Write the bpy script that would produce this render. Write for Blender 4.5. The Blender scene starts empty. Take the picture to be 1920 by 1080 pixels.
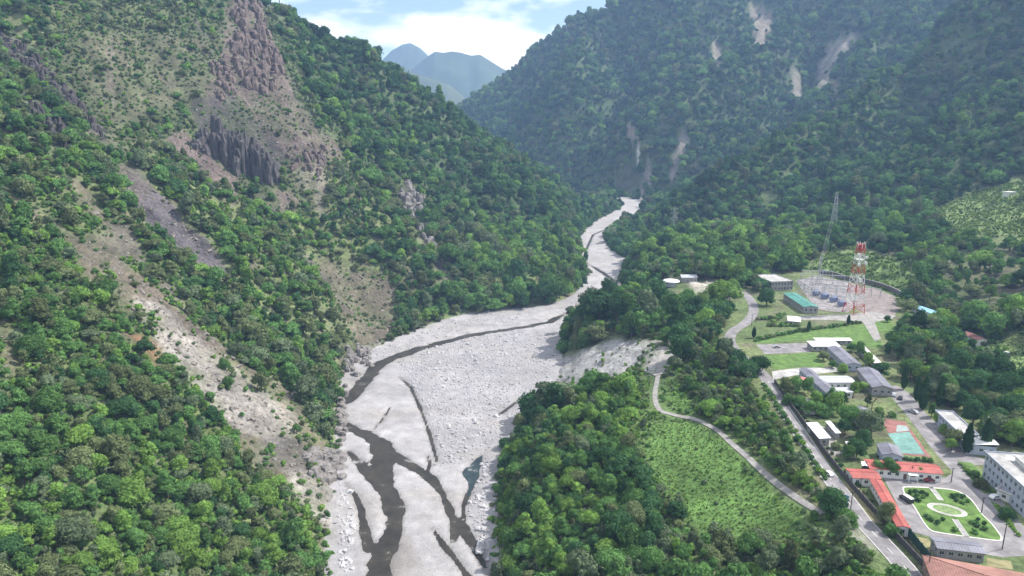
import bpy, bmesh, math, random
import numpy as np
from mathutils import Vector, Matrix

random.seed(7)
rng = np.random.default_rng(7)
SC = bpy.context.scene
COL = SC.collection
R = math.radians

# ------------------------------------------------------------------ camera
PITCH = R(13.0); CAM_H = 125.0; FPX = 1280.0          # focal length in pixels of a 1920 wide frame
cam_d = bpy.data.cameras.new('camera'); cam_d.sensor_width = 36.0; cam_d.lens = 24.0
cam_d.clip_start = 1.0; cam_d.clip_end = 40000.0
cam = bpy.data.objects.new('camera', cam_d); COL.objects.link(cam)
cam.location = (0, 0, CAM_H); cam.rotation_euler = (R(90) - PITCH, 0, 0)
SC.camera = cam

# ------------------------------------------------------------------ sky, sun, exposure
SUN_AZ = R(74.0)        # measured from +Y (view direction) towards +X
SUN_EL = R(49.0)
w = bpy.data.worlds.new('World'); SC.world = w; w.use_nodes = True
nt = w.node_tree; nt.nodes.clear()
out = nt.nodes.new('ShaderNodeOutputWorld'); bg = nt.nodes.new('ShaderNodeBackground')
sky = nt.nodes.new('ShaderNodeTexSky'); sky.sky_type = 'NISHITA'; sky.sun_disc = False
sky.sun_elevation = SUN_EL; sky.sun_rotation = SUN_AZ; sky.altitude = 600; sky.air_density = 1.0; sky.dust_density = 0.5; sky.ozone_density = 1.5
tc = nt.nodes.new('ShaderNodeTexCoord')
mp = nt.nodes.new('ShaderNodeMapping'); mp.inputs['Scale'].default_value = (1.0, 1.0, 2.9); mp.inputs['Location'].default_value = (1.17, 0.0, 0.6)
n1 = nt.nodes.new('ShaderNodeTexNoise'); n1.inputs['Scale'].default_value = 4.2; n1.inputs['Detail'].default_value = 8.0; n1.inputs['Roughness'].default_value = 0.55
rmp = nt.nodes.new('ShaderNodeValToRGB'); rmp.color_ramp.elements[0].position = 0.44; rmp.color_ramp.elements[1].position = 0.59
mixc = nt.nodes.new('ShaderNodeMix'); mixc.data_type = 'RGBA'
nt.links.new(tc.outputs['Generated'], mp.inputs['Vector']); nt.links.new(mp.outputs['Vector'], n1.inputs['Vector'])
nt.links.new(n1.outputs['Fac'], rmp.inputs['Fac']); nt.links.new(rmp.outputs['Color'], mixc.inputs['Factor'])
nt.links.new(sky.outputs['Color'], mixc.inputs['A']); mixc.inputs['B'].default_value = (11.0, 11.0, 11.2, 1)
nt.links.new(mixc.outputs['Result'], bg.inputs['Color']); bg.inputs['Strength'].default_value = 0.12
nt.links.new(bg.outputs['Background'], out.inputs['Surface'])

sun_d = bpy.data.lights.new('sun', 'SUN'); sun_d.energy = 4.6; sun_d.angle = R(0.5); sun_d.color = (1.0, 0.975, 0.935)
sun = bpy.data.objects.new('sun', sun_d); COL.objects.link(sun)
sdir = Vector((math.sin(SUN_AZ) * math.cos(SUN_EL), math.cos(SUN_AZ) * math.cos(SUN_EL), math.sin(SUN_EL)))
sun.rotation_euler = sdir.to_track_quat('Z', 'Y').to_euler()
sun.location = sdir * 3000

SC.view_settings.view_transform = 'Standard'; SC.view_settings.look = 'None'
SC.view_settings.exposure = 0.56; SC.view_settings.gamma = 1.0; SC.view_settings.use_curve_mapping = False
SC.render.engine = 'CYCLES'
cy = SC.cycles
cy.max_bounces = 5; cy.diffuse_bounces = 2; cy.glossy_bounces = 2; cy.transmission_bounces = 3; cy.volume_bounces = 1; cy.transparent_max_bounces = 6
cy.use_denoising = True; cy.sample_clamp_indirect = 4.0
cy.caustics_reflective = False; cy.caustics_refractive = False

HAZE_D = 0.00013
# ------------------------------------------------------------------ pixel <-> place helpers (pixels of the 1920x1080 frame)
CP, SP = math.cos(PITCH), math.sin(PITCH)
def ray(px, py):
    u = (px - 960.0) / FPX; v = (540.0 - py) / FPX
    return u, CP + v * SP, -SP + v * CP
def at(px, py, z=0.0, sl=0.0):
    """point of the plane z + sl*y seen at a pixel"""
    u, dy, dz = ray(px, py); t = (z - CAM_H) / (dz - sl * dy)
    return np.array((u * t, dy * t, CAM_H + dz * t))
def at_y(px, py, Y):
    u, dy, dz = ray(px, py); t = Y / dy
    return np.array((u * t, Y, CAM_H + dz * t))
def proj(x, y, z):
    dz = np.asarray(z) - CAM_H; f = y * CP - dz * SP; up = y * SP + dz * CP
    f = np.where(f < 1.0, 1.0, f)
    return 960 + FPX * x / f, 540 - FPX * up / f

# ------------------------------------------------------------------ numpy noise
def _h(ix, iy, s):
    n = (ix.astype(np.int64) * 374761393 + iy.astype(np.int64) * 668265263 + s * 974634777) & 0x7fffffff
    n = ((n ^ (n >> 13)) * 1274126177) & 0x7fffffff
    return ((n ^ (n >> 16)) & 0xffff) / 65535.0
def vnoise(x, y, s=0):
    ix = np.floor(x); iy = np.floor(y); fx = x - ix; fy = y - iy
    fx = fx * fx * fx * (fx * (fx * 6 - 15) + 10); fy = fy * fy * fy * (fy * (fy * 6 - 15) + 10)
    a = _h(ix, iy, s); b = _h(ix + 1, iy, s); c = _h(ix, iy + 1, s); d = _h(ix + 1, iy + 1, s)
    return (a + (b - a) * fx) * (1 - fy) + (c + (d - c) * fx) * fy
def fbm(x, y, s=0, o=4):
    r = 0; a = 0.5; t = 0
    for k in range(o):
        c, sn = math.cos(0.6 * k), math.sin(0.6 * k); f = 2.03 ** k
        r = r + a * vnoise((x * c - y * sn) * f, (x * sn + y * c) * f, s + k * 17); t += a; a *= 0.5
    return r / t
def ridged(x, y, s=0, o=3):
    r = 0; a = 0.5; t = 0
    for k in range(o):
        r = r + a * (1 - np.abs(2 * vnoise(x * 2.0 ** k, y * 2.0 ** k, s + 31 * k) - 1)); t += a; a *= 0.5
    return r / t
def sstep(a, b, x):
    t = np.clip((x - a) / (b - a), 0, 1); return t * t * (3 - 2 * t)

def poly_sd(px, py, poly):
    """signed distance to a polygon, negative inside"""
    px = np.asarray(px, float); py = np.asarray(py, float)
    best = np.full(px.shape, 1e18); ins = np.zeros(px.shape, bool)
    P = np.asarray(poly, float); n = len(P)
    for i in range(n):
        x0, y0 = P[i][:2]; x1, y1 = P[(i + 1) % n][:2]
        ex, ey = x1 - x0, y1 - y0
        wx, wy = px - x0, py - y0
        t = np.clip((wx * ex + wy * ey) / max(ex * ex + ey * ey, 1e-9), 0, 1)
        best = np.minimum(best, (wx - ex * t) ** 2 + (wy - ey * t) ** 2)
        c = ((y0 <= py) & (y1 > py)) | ((y1 <= py) & (y0 > py))
        if abs(ey) > 1e-12:
            ins ^= c & (px < x0 + (py - y0) / ey * ex)
    d = np.sqrt(best)
    return np.where(ins, -d, d)
def line_d(px, py, pts):
    """distance to a polyline and the parameter (index + fraction) of the nearest spot"""
    best = np.full(px.shape, 1e18); par = np.zeros(px.shape)
    for i in range(len(pts) - 1):
        x0, y0 = pts[i][:2]; x1, y1 = pts[i + 1][:2]
        ex, ey = x1 - x0, y1 - y0; wx, wy = px - x0, py - y0
        t = np.clip((wx * ex + wy * ey) / max(ex * ex + ey * ey, 1e-9), 0, 1)
        d = (wx - ex * t) ** 2 + (wy - ey * t) ** 2
        m = d < best; best = np.where(m, d, best); par = np.where(m, i + t, par)
    return np.sqrt(best), par

# ------------------------------------------------------------------ the lie of the land
RIV0, RIVS = -42.0, 0.02
def river_z(y): return RIV0 + RIVS * np.clip(y, -400, 1500)
def atr(px, py): return at(px, py, RIV0, RIVS)

# outline of the gravel bed, as pixels that lie on the river plane
BED_PX = [(620, 1400), (622, 1200), (634, 1080), (632, 1000), (640, 930), (648, 880), (640, 800), (640, 760), (650, 715), (668, 690), (680, 672), (720, 650), (770, 632),
          (830, 608), (880, 592), (950, 586), (1010, 580), (1050, 572), (1075, 562), (1090, 552), (1103, 535), (1106, 500), (1096, 478), (1093, 455),
          (1100, 432), (1130, 412), (1160, 396), (1172, 384), (1150, 376), (1170, 371), (1212, 381), (1205, 396), (1180, 408), (1150, 424), (1128, 445), (1128, 462), (1150, 478), (1167, 488),
          (1165, 510), (1160, 535), (1130, 548), (1095, 560), (1072, 575), (1056, 590), (1046, 612), (1040, 650), (1036, 690), (1022, 730), (1000, 770),
          (965, 805), (935, 835), (922, 870), (916, 930), (912, 1000), (915, 1080), (930, 1200), (950, 1400)]
BED = np.array([atr(*p)[:2] for p in BED_PX])
# the level terrace that carries the road, the compound and the substation
FLAT_PX = [(1392, 560), (1420, 515), (1500, 508), (1548, 513), (1600, 525), (1690, 553), (1790, 588), (1850, 700), (1960, 760), (2300, 900), (2300, 1250), (1760, 1250), (1660, 1085), (1560, 930), (1500, 830), (1420, 730), (1360, 655), (1352, 628), (1372, 595)]
FLAT = np.array([at(*p)[:2] for p in FLAT_PX])

CTRL_PX = [  # pixel x, pixel y, distance along the view
    # left hillside
    (0, 1080, 168), (200, 1080, 182), (400, 1080, 205), (-200, 1080, 160), (0, 940, 190), (0, 800, 222), (0, 540, 305), (0, 270, 430), (0, 0, 650), (-250, 540, 280), (-250, 0, 640), (-250, 270, 400),
    (250, 930, 222), (450, 930, 248), (250, 800, 255), (250, 540, 362), (250, 270, 520), (250, 0, 740), (450, 800, 290), (560, 800, 318), (450, 540, 430), (430, 330, 610), (430, 180, 690), (450, 0, 860), (350, 0, 790),
    (600, 540, 500), (600, 300, 690), (570, 680, 400), (560, 940, 265),
    # crest of the wooded spur
    (520, 33, 900), (640, 94, 985), (740, 148, 1060), (870, 236, 1160), (940, 274, 1190), (1000, 316, 1210), (1060, 362, 1235), (1095, 388, 1250),
    # its face
    (650, 200, 880), (750, 300, 830), (750, 400, 740), (750, 520, 600), (850, 320, 930), (900, 400, 860), (850, 500, 655), (950, 500, 690), (1000, 400, 930), (1040, 470, 790), (1050, 420, 930), (700, 590, 560), (880, 560, 605), (1000, 550, 622),
    # mountain beyond the bend: crest and face
    (862, 206, 2450), (930, 160, 2320), (1000, 128, 2220), (1070, 98, 2150), (1140, 48, 2080), (1220, -50, 2080), (1330, -110, 2150), (1500, -140, 2300),
    (1100, 150, 1850), (1000, 230, 1850), (1200, 200, 1680), (1200, 100, 1900), (1300, 50, 1960), (1280, 250, 1580), (1180, 300, 1530), (1400, 150, 1800), (1500, 60, 1980), (1400, 0, 2080), (1640, 0, 1900), (1640, -120, 2200),
    (1080, 345, 1560), (1200, 368, 1440), (1350, 250, 1520),
    # nearer mountain on the right
    (1920, 20, 1300), (2100, -50, 1250), (2300, 100, 950), (1920, 120, 1120), (1920, 200, 960), (1920, 290, 840), (1920, 345, 770), (1800, 70, 1420), (1800, 200, 1130), (1800, 330, 860), (1700, 130, 1400), (1700, 300, 1000), (1700, 390, 800), (1700, 440, 690),
    (1600, 200, 1400), (1560, 280, 1200), (1560, 380, 900), (1560, 440, 730), (1450, 260, 1380), (1400, 330, 1150), (1400, 420, 830), (1400, 480, 660), (1300, 330, 1330), (1250, 375, 1180), (1250, 440, 850), (1250, 480, 720), (1190, 470, 740),
    (1900, 450, 600), (1900, 520, 500), (1900, 600, 410), (1800, 500, 560), (1700, 490, 580), (2200, 500, 520), (2200, 700, 330),
    (1260, 520, 590), (1340, 535, 565), (1200, 560, 530), (1210, 600, 470), (1120, 580, 500),
    # vegetated bench between river and road
    (1250, 650, 392), (1232, 740, 323), (1290, 782, 297), (1400, 860, 253), (1510, 945, 220), (1330, 640, 398), (1330, 720, 334), (1450, 820, 268), (1550, 990, 205), (1600, 1080, 178),
    (1100, 1080, 196), (1300, 1080, 188), (1000, 900, 262), (1100, 900, 255), (1250, 900, 246), (1040, 800, 310), (1150, 770, 320), (1150, 700, 378),
]
CTRL_W = [  # x, y, z away from the picture
    (-60, 40, -30), (-130, 40, 10), (-260, 60, 110), (60, 40, -8), (150, 40, 0), (300, 60, 5), (600, 100, 60), (0, -300, -40), (-300, -300, 100), (300, -300, 0), (700, -300, 120), (1100, 200, 260),
    (-700, 300, 330), (-800, 900, 480), (-500, 1250, 330), (-250, 1300, 170), (-60, 1330, 60), (80, 1330, 5), (-900, 1800, 450), (-700, 2000, 250), (-1200, 2600, 520), (-1000, 3000, 300),
    (200, 1520, -10), (0, 1640, -6), (-250, 1950, 0), (-430, 2500, 5), (-520, 3200, 20), (-600, 4200, 60),
    (1500, 1000, 520), (1800, 2000, 600), (1300, 2700, 480), (500, 2900, 420), (200, 3000, 180), (1500, 3600, 500), (2300, 3000, 550), (-1800, 1200, 600), (-1600, 0, 450), (2200, 0, 500), (2600, 1200, 560),
]
cp = np.array([at_y(*c) for c in CTRL_PX] + [np.array(c, float) for c in CTRL_W])
_sel = np.arange(0, len(BED), 1)
bedc = np.column_stack([BED, river_z(BED[:, 1]) + 3.0])[3:-3:2]
flc = np.column_stack([FLAT, np.zeros(len(FLAT))])
cp = np.vstack([cp, bedc, flc])
CSOFT = 45.0
def _phi(a, b): return -np.sqrt(((a[:, None, :2] - b[None, :, :2]) ** 2).sum(-1) + CSOFT ** 2)
N = len(cp); A = np.zeros((N + 3, N + 3)); A[:N, :N] = _phi(cp, cp) + np.eye(N) * 1.0
A[:N, N] = 1; A[:N, N + 1:] = cp[:, :2]; A[N, :N] = 1; A[N + 1:, :N] = cp[:, :2].T
SOL = np.linalg.solve(A, np.concatenate([cp[:, 2], np.zeros(3)]))
def base_h(x, y):
    q = np.column_stack([x.ravel(), y.ravel()]); r = np.empty(len(q))
    for i in range(0, len(q), 20000):
        b = q[i:i + 20000]; r[i:i + 20000] = _phi(b, cp) @ SOL[:N] + SOL[N] + b @ SOL[N + 1:]
    return r.reshape(x.shape)

PATH_PX = [(1243, 652), (1238, 680), (1233, 710), (1228, 742), (1236, 768), (1262, 778), (1300, 786), (1345, 808), (1375, 835), (1410, 866), (1450, 902), (1485, 928), (1512, 946), (1545, 968)]
def grow(a, b, first, ratio, rev=False):
    v = [a]; s = first
    while v[-1] < b: v.append(v[-1] + s); s *= ratio
    return v
gx = np.array([-x for x in grow(420, 6000, 4.0, 1.07)][::-1] + list(np.arange(-416, 420, 2.8)) + grow(420, 6000, 3.4, 1.022))
gy = np.array([-y for y in grow(-90, 900, 6.0, 1.12)][::-1] + list(np.arange(-84, 760, 2.8)) + grow(760, 12000, 3.2, 1.017))
GX, GY = np.meshgrid(gx, gy)
Z = base_h(GX, GY)

# gullies and ridges run down the slopes
alt = Z - 0.0
mR = sstep(150, 330, GX + 0.15 * (GY - 900)) * sstep(15, 120, alt) * sstep(600, 900, GY + GX * 0.3)
warp = 60 * (fbm(GX / 260, GY / 260, 5) - 0.5)
c = (GX * 0.80 - GY * 0.60) + warp; d = (GX * 0.60 + GY * 0.80)
gul = ridged(c / 210 + 7.3, d / 900, 11) - 0.62
Z = Z + mR * gul * 190 * sstep(0, 420, alt + 60)
Z = Z + mR * (ridged(c / 70, d / 260, 23) - 0.6) * 62
mL = sstep(40, -60, GX + 0.12 * GY) * sstep(-15, 40, alt) * sstep(1100, 800, GY)
c2 = GX * 0.67 + GY * 0.74 + 22 * (fbm(GX / 90, GY / 90, 8) - 0.5) * 2; d2 = GX * 0.74 - GY * 0.67
Z = Z + mL * (ridged(c2 / 95, d2 / 420, 41) - 0.6) * 26 * sstep(-10, 110, alt + 20)
Z = Z + mL * (ridged(c2 / 34, d2 / 120, 43) - 0.6) * 10
mS = sstep(700, 860, GY + 0.5 * GX) * sstep(1350, 1150, GY) * sstep(160, 60, GX) * sstep(-25, 40, alt) * sstep(40, 140, 1250 - GY + 0.0 * GX)
c3 = GX * 0.86 + GY * 0.5 + 40 * (fbm(GX / 120, GY / 120, 9) - 0.5); d3 = GX * 0.5 - GY * 0.86
Z = Z + mS * (ridged(c3 / 120, d3 / 500, 61) - 0.70) * 64 + mS * (ridged(c3 / 45, d3 / 170, 63) - 0.6) * 20
rough = np.clip(sstep(-25, 25, alt), 0, 1)
Z = Z + rough * (fbm(GX / 38, GY / 38, 3) - 0.5) * 7 + rough * (fbm(GX / 11, GY / 11, 4) - 0.5) * 2.2
def ground(x, y):
    x = np.asarray(x, float); y = np.asarray(y, float)
    i = np.clip(np.searchsorted(gx, x) - 1, 0, len(gx) - 2); j = np.clip(np.searchsorted(gy, y) - 1, 0, len(gy) - 2)
    fx = np.clip((x - gx[i]) / (gx[i + 1] - gx[i]), 0, 1); fy = np.clip((y - gy[j]) / (gy[j + 1] - gy[j]), 0, 1)
    return (Z[j, i] * (1 - fx) + Z[j, i + 1] * fx) * (1 - fy) + (Z[j + 1, i] * (1 - fx) + Z[j + 1, i + 1] * fx) * fy
def hit(px, py, start=90.0):
    """the spot of ground that a pixel shows"""
    u, dy, dz = ray(px, py); t = start
    while t < 9000:
        if CAM_H + dz * t < float(ground(u * t, dy * t)): break
        t *= 1.004
    lo, hi = t / 1.004, t
    for _ in range(14):
        m = (lo + hi) / 2
        if CAM_H + dz * m < float(ground(u * m, dy * m)): hi = m
        else: lo = m
    x, y = u * hi, dy * hi
    return np.array((x, y, float(ground(x, y))))
# spurs of the right-hand mountain
Zn = Z.copy()
for pts, hh, ww in (([(1660, -10), (1600, 40), (1540, 90), (1480, 130), (1400, 190), (1330, 236), (1292, 268)], 62, 85), ([(1920, 20), (1850, 80), (1760, 130), (1680, 190), (1600, 250), (1510, 305), (1430, 350), (1350, 385)], 58, 75),
                    ([(1310, 10), (1275, 80), (1245, 160), (1205, 240), (1185, 290)], 46, 70), ([(1915, 170), (1830, 225), (1740, 285), (1650, 335), (1580, 372)], 40, 52), ([(1500, 20), (1440, 100), (1370, 165), (1300, 215)], 34, 55), ([(1080, 70), (1080, 140), (1060, 210), (1050, 270)], 40, 70), ([(1800, 90), (1700, 60), (1640, 90), (1600, 150), (1540, 210)], 34, 50), ([(1930, 260), (1830, 300), (1760, 340)], 24, 36)):
    W_ = np.array([hit(*p)[:2] for p in pts]); dd, _p = line_d(GX + 26 * (fbm(GX / 80, GY / 80, 811) - .5), GY + 26 * (fbm(GX / 80, GY / 80, 812) - .5), W_)
    Zn = Zn + hh * (np.exp(-(dd / ww) ** 1.25) - 0.35 * np.exp(-((dd - 2.1 * ww) / ww) ** 2)) * sstep(700, 900, GY)
Z = Zn
Z = np.where(Z > 560, 560 + (Z - 560) * 0.35, Z); Z = np.minimum(Z, 720.0)
# river bed
sd = poly_sd(GX, GY, BED)
left = GX < 0.02 * GY - 20
wid = np.where(left, 16.0, 22.0) + 10 * (fbm(GX / 30, GY / 30, 77) - 0.5)
k = sstep(0, 1, (sd + 1.0) / wid)
rz = river_z(GY)
Z = np.where(sd < 60, (rz - 0.2) * (1 - k) + np.maximum(Z, rz + 1.5) * k, Z)
inbed = sd < 0
# terrace
sf = poly_sd(GX, GY, FLAT); kf = sstep(0, 26, sf)
Z = np.where(inbed, Z, Z * kf + 0.0 * (1 - kf))
BEDSINK = np.where(inbed, 2.0 * sstep(0, 4, -sd), 0.0)
Zt = Z - BEDSINK       # the hillside sheet dips under the gravel sheet

# ------------------------------------------------------------------ materials
MATS = {}
def nodes_of(name):
    m = bpy.data.materials.new(name); m.use_nodes = True
    t = m.node_tree; b = t.nodes['Principled BSDF']; MATS[name] = m
    return m, t, b
def mat(name, col, rough=0.8, noise=0.25, scale=1.0, metal=0.0, spec=0.3, bump=0.0, stretch=None, seams=0.0, wear=0.0):
    """plain surface with a little grain and wear"""
    m, t, b = nodes_of(name)
    b.inputs['Roughness'].default_value = rough; b.inputs['Metallic'].default_value = metal; b.inputs['Specular IOR Level'].default_value = spec
    co = t.nodes.new('ShaderNodeTexCoord'); n = t.nodes.new('ShaderNodeTexNoise'); n.inputs['Scale'].default_value = scale; n.inputs['Detail'].default_value = 5.0
    src = co.outputs['Object']
    if stretch:
        mpn = t.nodes.new('ShaderNodeMapping'); mpn.inputs['Scale'].default_value = stretch; t.links.new(src, mpn.inputs['Vector']); src = mpn.outputs['Vector']
    t.links.new(src, n.inputs['Vector'])
    mr = t.nodes.new('ShaderNodeMapRange'); mr.inputs['From Min'].default_value = 0.3; mr.inputs['From Max'].default_value = 0.7
    mr.inputs['To Min'].default_value = 1 - noise; mr.inputs['To Max'].default_value = 1 + noise
    t.links.new(n.outputs['Fac'], mr.inputs['Value'])
    mx = t.nodes.new('ShaderNodeVectorMath'); mx.operation = 'SCALE'; mx.inputs[0].default_value = col[:3]
    fac = mr.outputs['Result']
    if wear:
        nw = t.nodes.new('ShaderNodeTexNoise'); nw.inputs['Scale'].default_value = 0.16; nw.inputs['Detail'].default_value = 9.0; nw.inputs['Roughness'].default_value = 0.7; t.links.new(co.outputs['Object'], nw.inputs['Vector'])
        mw = t.nodes.new('ShaderNodeMapRange'); mw.inputs['From Min'].default_value = 0.4; mw.inputs['From Max'].default_value = 0.62; mw.inputs['To Min'].default_value = 1 - wear; mw.inputs['To Max'].default_value = 1 + wear * 0.5; t.links.new(nw.outputs['Fac'], mw.inputs['Value'])
        mm = t.nodes.new('ShaderNodeMath'); mm.operation = 'MULTIPLY'; t.links.new(fac, mm.inputs[0]); t.links.new(mw.outputs['Result'], mm.inputs[1]); fac = mm.outputs['Value']
    if seams:
        wv = t.nodes.new('ShaderNodeTexWave'); wv.inputs['Scale'].default_value = seams; wv.inputs['Distortion'].default_value = 0.0; t.links.new(co.outputs['Object'], wv.inputs['Vector'])
        mw = t.nodes.new('ShaderNodeMapRange'); mw.inputs['From Min'].default_value = 0.0; mw.inputs['From Max'].default_value = 0.35; mw.inputs['To Min'].default_value = 0.72; mw.inputs['To Max'].default_value = 1.0; t.links.new(wv.outputs['Fac'], mw.inputs['Value'])
        mm = t.nodes.new('ShaderNodeMath'); mm.operation = 'MULTIPLY'; t.links.new(fac, mm.inputs[0]); t.links.new(mw.outputs['Result'], mm.inputs[1]); fac = mm.outputs['Value']
    t.links.new(fac, mx.inputs['Scale']); t.links.new(mx.outputs['Vector'], b.inputs['Base Color'])
    if bump:
        bp = t.nodes.new('ShaderNodeBump'); bp.inputs['Strength'].default_value = bump; bp.inputs['Distance'].default_value = 0.3
        t.links.new(n.outputs['Fac'], bp.inputs['Height']); t.links.new(bp.outputs['Normal'], b.inputs['Normal'])
    return m
def leaf_mat(name, col, var=0.3, hue=(1.0, 1.0, 1.0), trans=0.25):
    m, t, b = nodes_of(name); t.nodes.remove(b)
    o = t.nodes['Material Output']; oi = t.nodes.new('ShaderNodeObjectInfo'); ge = t.nodes.new('ShaderNodeNewGeometry')
    n = t.nodes.new('ShaderNodeTexNoise'); n.inputs['Scale'].default_value = 0.035; n.inputs['Detail'].default_value = 3.0; t.links.new(ge.outputs['Position'], n.inputs['Vector'])
    n2 = t.nodes.new('ShaderNodeTexNoise'); n2.inputs['Scale'].default_value = 0.8; n2.inputs['Detail'].default_value = 2.0; t.links.new(ge.outputs['Position'], n2.inputs['Vector'])
    mr = t.nodes.new('ShaderNodeMapRange'); mr.inputs['To Min'].default_value = 1 - var; mr.inputs['To Max'].default_value = 1 + var; t.links.new(oi.outputs['Random'], mr.inputs['Value'])
    m2 = t.nodes.new('ShaderNodeMapRange'); m2.inputs['From Min'].default_value = 0.3; m2.inputs['From Max'].default_value = 0.7; m2.inputs['To Min'].default_value = 0.75; m2.inputs['To Max'].default_value = 1.25; t.links.new(n2.outputs['Fac'], m2.inputs['Value'])
    mul = t.nodes.new('ShaderNodeMath'); mul.operation = 'MULTIPLY'; t.links.new(mr.outputs['Result'], mul.inputs[0]); t.links.new(m2.outputs['Result'], mul.inputs[1])
    mixn = t.nodes.new('ShaderNodeMix'); mixn.data_type = 'RGBA'; t.links.new(n.outputs['Fac'], mixn.inputs['Factor'])
    mixn.inputs['A'].default_value = (col[0], col[1], col[2], 1); mixn.inputs['B'].default_value = (col[0] * hue[0], col[1] * hue[1], col[2] * hue[2], 1)
    sc = t.nodes.new('ShaderNodeVectorMath'); sc.operation = 'SCALE'; t.links.new(mixn.outputs['Result'], sc.inputs[0]); t.links.new(mul.outputs['Value'], sc.inputs['Scale'])
    df = t.nodes.new('ShaderNodeBsdfDiffuse'); tr = t.nodes.new('ShaderNodeBsdfTranslucent'); mx = t.nodes.new('ShaderNodeMixShader'); mx.inputs['Fac'].default_value = trans
    t.links.new(sc.outputs['Vector'], df.inputs['Color']); t.links.new(sc.outputs['Vector'], tr.inputs['Color'])
    t.links.new(df.outputs['BSDF'], mx.inputs[1]); t.links.new(tr.outputs['BSDF'], mx.inputs[2]); t.links.new(mx.outputs['Shader'], o.inputs['Surface'])
    return m
def cover_mat(name, attr, rough, lo, hi, s1, s2, bump, bdist):
    """ground whose base colour is stored per point, broken up by two scales of grain"""
    m, t, b = nodes_of(name); b.inputs['Roughness'].default_value = rough; b.inputs['Specular IOR Level'].default_value = 0.15
    a = t.nodes.new('ShaderNodeAttribute'); a.attribute_name = attr; ge = t.nodes.new('ShaderNodeNewGeometry')
    fs = []
    for s, dt in ((s1, 6.0), (s2, 4.0)):
        n = t.nodes.new('ShaderNodeTexNoise'); n.inputs['Scale'].default_value = s; n.inputs['Detail'].default_value = dt; n.inputs['Roughness'].default_value = 0.65
        t.links.new(ge.outputs['Position'], n.inputs['Vector'])
        mr = t.nodes.new('ShaderNodeMapRange'); mr.inputs['From Min'].default_value = 0.32; mr.inputs['From Max'].default_value = 0.68; mr.inputs['To Min'].default_value = lo; mr.inputs['To Max'].default_value = hi
        t.links.new(n.outputs['Fac'], mr.inputs['Value']); fs.append((n, mr))
    mul = t.nodes.new('ShaderNodeMath'); mul.operation = 'MULTIPLY'; t.links.new(fs[0][1].outputs['Result'], mul.inputs[0]); t.links.new(fs[1][1].outputs['Result'], mul.inputs[1])
    sc = t.nodes.new('ShaderNodeVectorMath'); sc.operation = 'SCALE'; t.links.new(a.outputs['Color'], sc.inputs[0]); t.links.new(mul.outputs['Value'], sc.inputs['Scale'])
    t.links.new(sc.outputs['Vector'], b.inputs['Base Color'])
    add = t.nodes.new('ShaderNodeMath'); add.operation = 'ADD'; t.links.new(fs[0][0].outputs['Fac'], add.inputs[0]); t.links.new(fs[1][0].outputs['Fac'], add.inputs[1])
    bp = t.nodes.new('ShaderNodeBump'); bp.inputs['Strength'].default_value = bump; bp.inputs['Distance'].default_value = bdist
    t.links.new(add.outputs['Value'], bp.inputs['Height']); t.links.new(bp.outputs['Normal'], b.inputs['Normal'])
    return m
LEAF = [leaf_mat('leaf_dark', (0.054, 0.124, 0.052), 0.28, (1.25, 1.15, 1.0)),
        leaf_mat('leaf_mid', (0.105, 0.215, 0.068), 0.30, (1.2, 1.1, 1.0)),
        leaf_mat('leaf_bright', (0.165, 0.300, 0.078), 0.25, (1.25, 1.1, 0.9)),
        leaf_mat('leaf_olive', (0.145, 0.190, 0.088), 0.28, (1.15, 1.05, 1.0)),
        leaf_mat('leaf_grey', (0.142, 0.195, 0.108), 0.25, (1.1, 1.05, 1.0))]
BARK = mat('bark', (0.12, 0.095, 0.07), 0.9, 0.3, 3.0)
M_TERR = cover_mat('hillside_soil', 'cover', 0.95, 0.62, 1.38, 0.055, 0.45, 0.9, 1.2)
M_BED = cover_mat('river_gravel', 'cover', 0.9, 0.80, 1.16, 0.14, 1.6, 0.7, 0.3)
M_ROCK = mat('rock_grey', (0.34, 0.32, 0.315), 0.9, 0.35, 0.25, bump=0.6)
M_BOULDER = mat('river_boulder', (0.46, 0.447, 0.457), 0.85, 0.3, 0.6, bump=0.4)
M_CLIFF = mat('cliff_rock', (0.085, 0.077, 0.078), 0.95, 0.6, 0.45, bump=0.8, stretch=(1.6, 1.6, 0.25))
M_ASPH = mat('asphalt', (0.245, 0.232, 0.236), 0.9, 0.16, 0.25, wear=0.28)
M_DUST = mat('dusty_track', (0.31, 0.295, 0.28), 0.95, 0.22, 0.4, wear=0.25)
M_CONC = mat('concrete', (0.42, 0.41, 0.40), 0.9, 0.2, 0.5, wear=0.3)

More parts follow.
